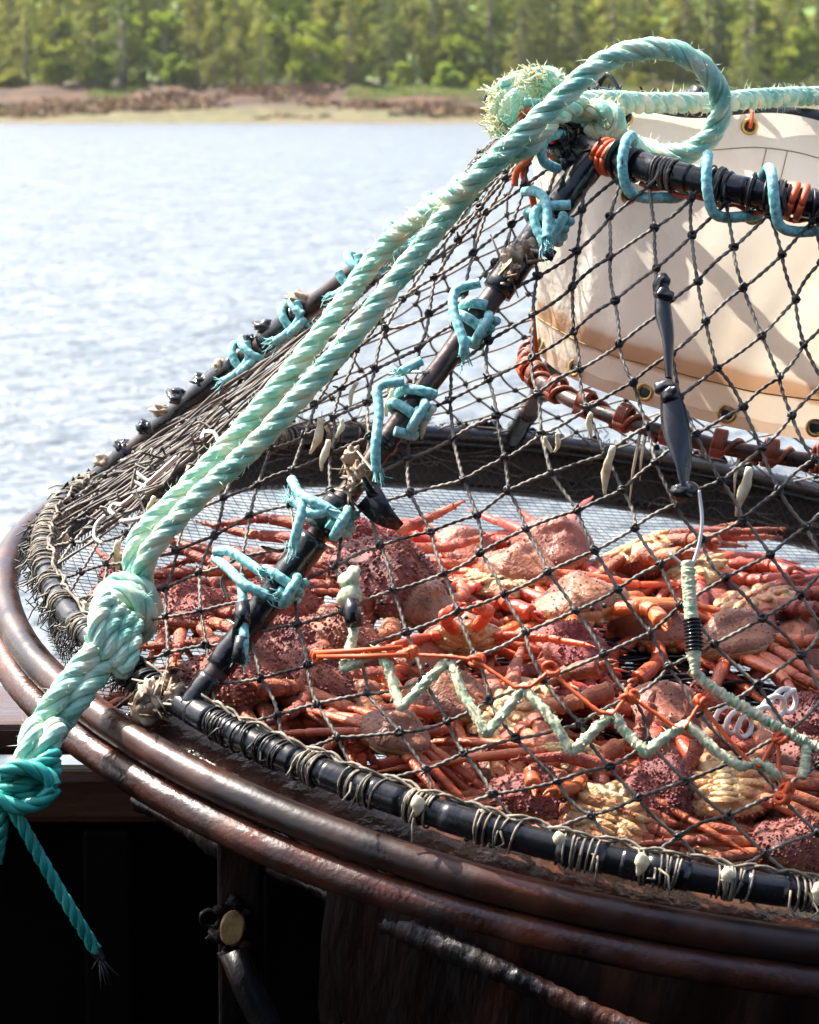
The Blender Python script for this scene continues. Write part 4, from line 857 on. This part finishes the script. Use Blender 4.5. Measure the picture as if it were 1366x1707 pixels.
def tl(dx):
    return [toworld(onp(212 + dx, 1020, .05)), toworld(onp(178 + dx, 1080, .03)), toworld(onp(146 + dx, 1120, .005)), toworld(onp(112 + dx, 1165, -.020)), toworld(onp(112 + dx, 1165, -.020)) + (W_(70 + dx * .9, 1225, 3.3) - toworld(onp(112 + dx, 1165, -.020))) * .75, W_(70 + dx * .9, 1225, 3.26), W_(48 + dx * .6, 1290, 3.24), W_(40 + dx * .3, 1330, 3.25)]
pathC = smoothp(tl(-17), 14); pathD = smoothp(tl(20), 14)
rope(brd, pathC, RG * 1.08); rope(brd, pathD, RG * 1.08)
fz_ = MB()
for p_ in (pathA, pathB): fuzz(fz_, p_, RG, 900, .011, .00042)
for p_ in (pathC, pathD, kp): fuzz(fz_, p_, RG, 260, .010, .00042)
br_root = empty('bridle_rope', KN, 'thick mint green rope looped at the pot top and doubled down to a big knot', 'rope')
for mbx, nm, mt in ((brd, 'rope_strands', M['rope']), (fz_, 'loose_fibres', M['rope_fuzz'])):
    mbx.V = [v - KN for v in mbx.V]; mbx.build(nm, mt, br_root)
fr = MB()                                                    # the frayed lump where the rope is tied off at the top
for i, pts in enumerate(([(905, 150, 3.60), (870, 135, 3.58), (842, 150, 3.57), (832, 180, 3.57), (835, 215, 3.58)], [(930, 140, 3.6), (890, 130, 3.58), (855, 165, 3.56), (845, 205, 3.56)], [(960, 190, 3.57), (1005, 182, 3.54), (1028, 200, 3.53), (1020, 228, 3.54), (985, 215, 3.56)], [(945, 150, 3.61), (915, 128, 3.61), (880, 140, 3.6)])):
    q = smoothp([W_(*p) for p in pts], 10); rope(fr, q, RG * .95); fuzz(fr, q, RG, 300 if i < 2 else 160, .009, .0007, 1)
for (x, y) in ((830, 165), (835, 195), (838, 215), (888, 128)):
    c = W_(x, y, 3.565)
    for k in range(46):
        d = rng.normal(size=3) * .7 + [-.7, -.2, .3]; d /= np.linalg.norm(d); e = c + rng.normal(size=3) * .008; tube(fr, [e, e + d * .007 + rng.normal(size=3) * .002, e + d * .013 + rng.normal(size=3) * .004], [.0013, .0011, .0006], 4, 1, caps=False)
fr.V = [v - KN for v in fr.V]; fr.build('frayed_end', [M['rope'], M['fray']], br_root)
dk = MB(); kc = W_(42, 1312, 3.235)
ax = np.array([.75, 0, -.45]) / np.linalg.norm([.75, 0, .45]); 
for i, (dz, r_) in enumerate(((.020, .030), (.004, .034), (-.012, .033))):
    t = np.linspace(0, 6.9, 60); ctr = kc + np.array([-.004 * i, 0, dz])
    rope(dk, ctr + np.stack([np.cos(t + i) * r_ * 1.15, np.sin(t + i) * r_ * .8, .012 * np.cos(t + i) + .006 * t / 6], 1), .0096, sides=15)
for pts in ([(0, 1290), (35, 1278), (75, 1290), (90, 1310)], [(-10, 1330), (30, 1345), (70, 1335), (92, 1312)]):
    rope(dk, smoothp([W_(x, y, 3.195) for x, y in pts], 12), .0096, sides=15)
tailp = smoothp([W_(15, 1340, 3.215), W_(35, 1372, 3.21), W_(85, 1460, 3.22), W_(130, 1535, 3.23), W_(160, 1585, 3.24)], 14); rope(dk, tailp, .0078, sides=15)
rope(dk, smoothp([W_(8, 1340, 3.22), W_(3, 1380, 3.22), W_(-8, 1440, 3.23)], 10), .0085, sides=15)
dk_root = empty('tie_rope', kc, 'dark teal rope knotted round the foot of the mint rope with one tail hanging down', 'rope')
dk.V = [v - kc for v in dk.V]; dk.build('rope_strands', M['rope_dark'], dk_root)
mb = MB(); q = smoothp([W_(158, 1582, 3.24), W_(168, 1598, 3.24), W_(177, 1617, 3.24)], 8); tube(mb, q, np.linspace(.008, .003, len(q)), 9, jit=.12)
for k in range(24): tube(mb, [q[6], q[-1] + rng.normal(size=3) * .008 + [0, 0, -.006]], .0006, 4)
mb.V = [v - kc for v in mb.V]; mb.build('burnt_end', M['knot'], dk_root)

# ------------------------------------------------------------------ crabs
def carapace(mb, seed, kind, sh=0, un=1):
    g = np.random.default_rng(seed); nr, ns_ = (30, 60) if kind == 't' else (30, 64)
    rho = np.sin(np.linspace(0, np.pi / 2, nr))[:, None]; ph = np.linspace(0, 2 * np.pi, ns_, endpoint=False)[None]
    f = np.sin(ph)                                            # +1 at the front
    if kind == 't': out = .5 * (1 - .10 * f ** 3 * (f > 0) + .05 * np.cos(2 * ph) * 1.0 + .03 * np.cos(4 * ph)) * (1 + .10 * np.exp(-((ph - np.pi / 2) / .14) ** 2))
    else: out = .5 * (1 + .05 * np.cos(2 * ph) + .05 * np.sin(3 * ph) * -1) * (1 + .16 * np.exp(-((ph - np.pi / 2) / .2) ** 2))
    out = out * (1 + .014 * np.sin(ph * 23))
    x = rho * out * np.cos(ph); y = rho * out * np.sin(ph) * .96
    hgt = .27 if kind == 't' else .31
    z = hgt * (1 - rho ** 2.4) ** .62 + 0 * ph
    P = np.stack([x, y, z], -1)
    lob = .035 * np.cos(x * 9) * np.exp(-(y * 3) ** 2) - .03 * np.exp(-((np.abs(x) - .16) / .05) ** 2 - ((y + .02) / .16) ** 2) + .02 * nz(P, seed, 7)
    z = z + 1.9 * lob * (1 - rho ** 6)
    nt_ = 70 if kind == 't' else 150
    ctr = g.uniform(-.46, .46, (nt_, 2)); amp = g.uniform(.006, .02, nt_); wd = g.uniform(.018, .032, nt_)
    d2 = (x[..., None] - ctr[:, 0]) ** 2 + (y[..., None] - ctr[:, 1]) ** 2
    z = z + (np.exp(-d2 / wd ** 2) * amp).sum(-1) * (1 - rho ** 8)
    P = np.stack([x, y, z], -1)
    mb.add(P, gridq(nr, ns_, True), None, sh)
    zb = -.15 * (1 - rho ** 3) ** .5 - .015 * np.abs(np.sin(ph * 5)) * (rho > .3) * (1 - rho ** 4) + .02 * np.sin(y * 46) * (np.abs(x) < .15) * (rho < .9)
    mb.add(np.stack([x, y, zb], -1)[:, ::-1], gridq(nr, ns_, True), None, un)
    if kind == 'k':
        n = 520; i = g.integers(2, nr, n); j = g.integers(0, ns_, n); p = P[i, j]
        nn = p * [1.4, 1.4, 1.6] + g.normal(size=(n, 3)) * .10; nn[:, 2] += .12; nn /= np.linalg.norm(nn, axis=1)[:, None]
        spikes(mb, p, nn, g.uniform(.012, .036, n), g.uniform(.014, .026, n), sh)
        j = np.arange(0, ns_, 2); p = P[-1, j]; nn = p / np.linalg.norm(p, axis=1)[:, None]; spikes(mb, p, nn, g.uniform(.03, .065, len(j)), .024, sh)
    else:
        j = np.arange(1, ns_, 3); p = P[-1, j]; nn = p / np.linalg.norm(p, axis=1)[:, None]; spikes(mb, p, nn, g.uniform(.02, .035, len(j)), .010, sh)
        n = 55; i = g.integers(4, nr, n); j = g.integers(0, ns_, n); p = P[i, j]; nn = p * [1, 1, 2]; nn /= np.linalg.norm(nn, axis=1)[:, None]; spikes(mb, p, nn, .022, .012, sh)
    for s in (-1, 1):
        for k, aa in enumerate((40, 12, -16, -44)):
            a = math.radians(aa); c = np.array([s * .27 * math.cos(a), .27 * math.sin(a), -.135]); R_ = np.array(Matrix.Rotation(a if s > 0 else math.pi - a, 3, 'Z')); blob(mb, c, (.15, .058, .05), seed + k, un, rings=9, seg=12, rough=.12, R=R_)
    for k in range(6): blob(mb, (0, -.34 + k * .085, -.15 - .004 * k), (.17 - .02 * k, .05, .028), seed + k, un, rings=8, seg=14, rough=.08)
    for s in (-1, 1): blob(mb, (s * .055, .33, -.13), (.05, .10, .04), seed, un, rings=8, seg=10, rough=.2)
    for s in (-1, 1): blob(mb, (s * .07, .50, .05), (.028, .028, .028), 1, 3, rings=7, seg=8, rough=0)
def limb(mb, base, az, segs, kind, m, g, flat=.62):
    # segs: (length, elevation, r0, r1)
    p = np.array(base, float); pts, rs, = [p.copy()], [segs[0][2] * .8]; a = az
    for (L, el, r0, r1, da) in segs:
        a += da; d = np.array([math.cos(a) * math.cos(el), math.sin(a) * math.cos(el), math.sin(el)])
        for t, f in ((.05, .80), (.14, .92), (.35, 1.06), (.65, 1.0), (.84, 1.02), (.93, 1.10), (.98, .92)): pts.append(p + d * L * t); rs.append((r0 + (r1 - r0) * t) * f)
        p = p + d * L; pts.append(p.copy()); rs.append(r1 * .70)
    pts = np.array(pts); rs = np.array(rs); sd = np.array([-math.sin(az), math.cos(az), 0.])
    tube(mb, pts, rs, 10, m, flat=1 / flat * .8, up=sd)
    if kind == 'k':
        n = 46; i = g.integers(1, len(pts) - 2, n); u = g.random(n)[:, None]; c = pts[i] * (1 - u) + pts[i + 1] * u; d = g.normal(size=(n, 3)) + [0, 0, .4]; d /= np.linalg.norm(d, axis=1)[:, None]
        spikes(mb, c + d * rs[i][:, None] * .75, d, g.uniform(.02, .055, n), .016, m)
    elif kind == 't':
        n = 20; i = g.integers(1, len(pts) - 3, n); u = g.random(n)[:, None]; c = pts[i] * (1 - u) + pts[i + 1] * u; d = g.normal(size=(n, 3)) + [0, 0, .5]; d /= np.linalg.norm(d, axis=1)[:, None]
        spikes(mb, c + d * rs[i][:, None] * .75, d, .018, .010, m)
    return pts[-1], a
def make_crab(kind, seed, spread=1.0, curl=0.0, flip=False):
    g = np.random.default_rng(seed); mb = MB(); carapace(mb, seed, kind)
    lm = 2; ls = 1.0 if kind == 't' else .78; w = 1.0 if kind == 't' else 1.06; sg = -1 if flip else 1
    for s in (-1, 1):
        fold = g.uniform(.35, 1.0)
        for i, a0 in enumerate((30, 8, -14, -38)):
            az = math.radians(a0 * fold + g.normal() * 6)
            if s < 0: az = math.pi - az
            b = (.38 * math.cos(az), .40 * math.sin(math.radians(a0)), -.07); e = sg * math.radians(g.uniform(-28, -6)); c = curl * g.uniform(.3, 1.2)
            L = ls * (1.12 if i in (1, 2) else .95) * spread; dd = s * g.normal() * .10; fw = s * c * (.5 if i < 2 else -.5)
            limb(mb, b, az, [(.14, e * .3, .062 * w, .058 * w, 0), (.74 * L, e, .067 * w, .050 * w, dd), (.22 * L, e - sg * (.05 + c * .3), .048 * w, .044 * w, dd + fw), (.52 * L, e + sg * (.06 - c * .5), .043 * w, .030 * w, dd + fw), (.25 * L, e + sg * (.05 - c * .6), .026 * w, .004, fw)], kind, lm, g)
        az = math.radians(58 + g.normal() * 8)
        if s < 0: az = math.pi - az
        p, a = limb(mb, (.36 * math.cos(az), .38 * math.sin(az), -.05), az, [(.36 * ls, -.12 * sg + g.normal() * .08, .075 * w, .082 * w, 0), (.18, -.15 * sg, .075 * w, .08 * w, s * .35), (.32, -.25 * sg + g.normal() * .1, .080 * w, .088 * w, s * .5)], kind, lm, g, .75)
        for k in (-1, 1):
            d0 = np.array([math.cos(a), math.sin(a), -.2 * sg]); q = [p, p + d0 * .11 + [0, 0, k * .034], p + d0 * .19 + [0, 0, k * .006]]; tube(mb, smoothp(q, 6), np.linspace(.040, .007, 13) * w, 8, lm)
    mats = [M['t_shell'], M['t_under'], M['t_leg'], M['knot']] if kind == 't' else [M['k_shell'], M['k_under'], M['k_leg'], M['knot']]
    o = mb.build('tanner_crab' if kind == 't' else 'spiny_king_crab', mats); return o
CR = {}
def crab_var(key):
    if key not in CR:
        k, i = key[0], int(key[1]); flip = key[0] in 'uv'; k = {'u': 't', 'v': 'k'}.get(k, k); o = make_crab(k, 100 + i * 17 + (0 if k == 't' else 500), [1.0, 1.15, .85, .7][i % 4], [0, .2, .6, .9][i % 4], flip)
        vs = np.zeros(len(o.data.vertices) * 3); o.data.vertices.foreach_get('co', vs); CR[key] = [o, False, vs.reshape(-1, 3)[::37]]
    o, used, _ = CR[key]
    if used: o = o.copy(); COL.objects.link(o)
    CR[key][1] = True; return o
def crab(x, y, h, size, key, yaw, pitch, roll, label):
    o = crab_var(key); p = toworld(onp(x, y, h)); size = size * 1.08; sc = size * 1.0
    Rm = Matrix([list(ROT[i]) for i in range(3)]) @ Matrix.Rotation(rad(yaw), 3, 'Z') @ Matrix.Rotation(rad(pitch), 3, 'X') @ Matrix.Rotation(rad(roll), 3, 'Y')
    vs = CR[key][2]; pp = onp(x, y, h); best = None
    for sz in (1.0, .92, .84, .76):                           # turn it until every leg lies inside the net and above the floor
        for dz in (0, .015, .03):
            for dy in range(-180, 180, 12):
                R2 = Matrix.Rotation(rad(yaw + dy), 3, 'Z') @ Matrix.Rotation(rad(pitch), 3, 'X') @ Matrix.Rotation(rad(roll), 3, 'Y')
                q = vs @ np.array(R2).T * size * sz + pp + [0, 0, dz]; kk = q[:, 2] / HT; rr = np.hypot(q[:, 0] - CU * kk, q[:, 1] - CV * kk)
                e = np.maximum(0, rr - (RB + (RT - RB) * np.maximum(kk, 0) - .06)).sum() * 6 + np.maximum(0, floor_h(q[:, 0], q[:, 1]) - .01 - q[:, 2]).sum() * 2 + np.maximum(0, q[:, 2] - pp[2] - .06).sum() * 1.5 + abs(dy) * .0005 + (1 - sz) * 2.5 + dz * 12
                if best is None or e < best[0]: best = (e, dy, sz, dz)
    p = toworld(pp + np.array([0, 0, best[3]]))
    yaw += best[1]; sc *= best[2]
    Rm = Matrix([list(ROT[i]) for i in range(3)]) @ Matrix.Rotation(rad(yaw), 3, 'Z') @ Matrix.Rotation(rad(pitch), 3, 'X') @ Matrix.Rotation(rad(roll), 3, 'Y')
    o.matrix_world = Matrix.Translation(Vector(p)) @ Rm.to_4x4() @ Matrix.Diagonal((sc, sc, sc, 1))
    tag(o, label, 'crab', 'crabs heaped in the pot')
CRABS = [
 (205, 958, -.03, .085, 'k0', 20, 0, 10, 'small orange pink spiny crab farthest left in the pot, beside the mint rope'),
 (262, 985, -.03, .080, 'k1', 70, 10, 0, 'small spiny crab just right of the mint rope above its knot'),
 (305, 1040, -.02, .115, 'k2', 130, 20, -10, 'orange brown spiny crab between the rope knot and the taped strut'),
 (420, 985, -.035, .105, 'k3', 200, -10, 15, 'dark red spiny crab behind the lowest blue tie of the near strut'),
 (585, 915, .01, .110, 'k0', 185, -38, 0, 'pink spiny crab tipped up to show its pale orange underside'),
 (648, 968, .025, .155, 'k1', 160, -10, -8, 'largest pink brown crab with a broad dome, upper middle of the heap'),
 (478, 1015, -.01, .12, 'k2', 100, 0, 14, 'maroon spiny crab right of the lowest blue tie'),
 (455, 1098, -.01, .13, 'k3', 330, 14, 0, 'maroon spiny crab under the taped end of the blue tie'),
 (562, 1078, .01, .125, 'k0', 10, 8, 6, 'pink domed spiny crab left of the orange line start'),
 (385, 1150, -.02, .165, 'k1', 250, 16, -8, 'big maroon crab at the foot of the near strut'),
 (520, 1140, -.01, .150, 'k2', 60, 20, 10, 'dark maroon spiny crab behind the left end of the orange line'),
 (470, 1190, -.045, .10, 'k3', 15, 0, 0, 'dark red spiny crab low against the front ring at left'),
 (920, 908, .02, .125, 't0', 100, -6, -8, 'brown tanner crab at the back of the heap raising an orange claw'),
 (862, 948, .015, .105, 't1', 150, -8, 6, 'pale pink tanner crab below the crab with the raised claw'),
 (775, 935, -.03, .105, 't2', 80, 10, 0, 'tanner crab at the back left whose orange legs reach to the far ring'),
 (966, 1008, .02, .125, 't3', 200, 12, 14, 'brown tanner crab right of the long orange legs, middle of the heap'),
 (772, 1066, .03, .125, 't2', 190, 48, 6, 'dark brown tanner crab standing on edge with its shaded back to the camera'),
 (700, 1022, .0, .115, 't0', 250, 10, 20, 'orange legged tanner crab bending a leg into a loop, left of the dark brown one'),
 (830, 985, -.01, .115, 'u1', 20, 170, 0, 'upturned tanner crab with bright orange claws in the middle of the heap'),
 (1065, 928, .015, .135, 'v0', 30, 150, 20, 'upturned spiny crab with cream yellow belly at the back of the heap'),
 (1010, 968, -.02, .105, 't3', 330, 0, 0, 'tanner crab mostly hidden under the upturned spiny crab at the back'),
 (1160, 960, .01, .115, 'u2', 60, 160, 10, 'red orange upturned crab behind the wire hook'),
 (1245, 980, -.005, .125, 't1', 20, 6, -8, 'pinkish brown tanner crab right of the wire hook near the far edge'),
 (1255, 1015, .02, .125, 'v1', 80, 155, 0, 'cream and pink upturned spiny crab right of the bungee cord'),
 (1325, 1035, -.01, .115, 't0', 190, 0, 0, 'tanner crab with orange legs at the right edge near the back'),
 (1180, 1010, -.02, .11, 't3', 130, 12, 12, 'tanner crab behind the upper part of the bungee cord'),
 (1225, 1066, .01, .12, 't3', 290, 20, -10, 'reddish brown tanner crab right of the black bungee tape'),
 (1325, 1085, -.01, .12, 't2', 10, 6, 6, 'tanner crab with pale brown legs at the right edge above the white coil'),
 (1090, 1050, -.01, .115, 't1', 165, 0, 8, 'tanner crab with a long brown leg left of the bungee cord'),
 (950, 1092, .02, .115, 'k2', 100, 4, 0, 'pink knobbly spiny crab right of the dark brown crab'),
 (905, 1165, .01, .12, 'v0', 330, 165, 10, 'tan and red spiny crab on its back under the orange line'),
 (848, 1200, .02, .125, 'v1', 140, 140, 0, 'upturned maroon crab with cream legs behind the zigzag line'),
 (745, 1168, .015, .110, 't1', 110, -4, 4, 'small brown tanner crab between the second and third zigzags'),
 (660, 1222, .02, .105, 't0', 60, 8, 6, 'brown tanner crab with splayed legs near the front ring'),
 (600, 1180, -.03, .105, 't3', 140, 0, 0, 'orange legged tanner crab beside the dark maroon crabs'),
 (690, 1125, -.02, .110, 't1', 220, 14, 0, 'tanner crab with upright legs under the orange line'),
 (820, 1275, -.03, .11, 't3', 100, 0, 0, 'reddish tanner crab left of the cream upturned crab'),
 (1108, 1198, .02, .13, 't2', 215, 16, 10, 'smooth red brown tanner crab right of the third orange knot'),
 (962, 1272, .02, .125, 'u1', 95, 176, 0, 'cream bellied tanner crab on its back near the front'),
 (895, 1335, -.01, .140, 'k2', 10, -6, 0, 'maroon spiny crab touching the front ring below the cream crab'),
 (1012, 1368, -.005, .135, 'v3', 200, 150, 10, 'yellow brown upturned spiny crab against the front ring'),
 (1105, 1335, .01, .130, 'k0', 120, 60, 20, 'brown spiny crab on its side with curled rough legs'),
 (1205, 1335, .015, .140, 'v1', 45, 160, -15, 'large cream and maroon spiny crab on its back, front right'),
 (1170, 1260, .0, .115, 't0', 10, 10, 0, 'dark red tanner crab under the right zigzags'),
 (1280, 1255, .01, .125, 'v3', 260, 140, 10, 'yellow spiny upturned crab below the white coil'),
 (1345, 1215, .01, .11, 'k2', 20, 0, 0, 'pink spiny crab right of the white coil at the edge'),
 (1340, 1310, .0, .12, 'k1', 300, 10, 10, 'purple pink spiny crab at the right edge below the bungee end'),
 (1330, 1412, .0, .125, 'k0', 160, 6, 10, 'pink granular spiny crab in the front right corner'),
 (1190, 1405, -.02, .12, 'v3', 90, 165, 0, 'dark brown spiny crab low against the front ring at right'),
 (1265, 1385, -.02, .11, 'k2', 30, 20, 0, 'red spiny crab left of the pink granular crab'),
]
for c in CRABS: crab(*c)
mb = MB(); cc = []
for t in np.linspace(0, 7 * 2 * np.pi, 230):
    f = t / (7 * 2 * np.pi); x = 1195 + 130 * f; y = 1190 + 18 * math.sin(f * 5)
    p = toworld(onp(x, y, .055)); cc.append(p + np.array([.0135 * math.sin(t), .013 * math.sin(t), .0155 * math.cos(t) + .004 * math.sin(f * 9)]))
cc = np.array(cc); tube(mb, cc, .0034, 10)
tag(mb.build('coiled_tube', M['plastic'], origin=cc.mean(0)), 'white plastic spiral coil lying on the crabs', 'coil')

# ------------------------------------------------------------------ sea haze between here and the far shore
hm = bpy.data.materials.new('haze'); hm.use_nodes = True; hn = hm.node_tree.nodes; hn.remove(hn['Principled BSDF'])
pv = hn.new('ShaderNodeVolumePrincipled'); pv.inputs['Color'].default_value = (.86, .9, .95, 1); pv.inputs['Density'].default_value = .00006; pv.inputs['Anisotropy'].default_value = .3
hm.node_tree.links.new(pv.outputs[0], hn['Material Output'].inputs['Volume'])
mb = MB(); box(mb, (-720, -320, -7), (720, 760, 75)); tag(mb.build('haze', hm, smooth=False), kind='stuff')
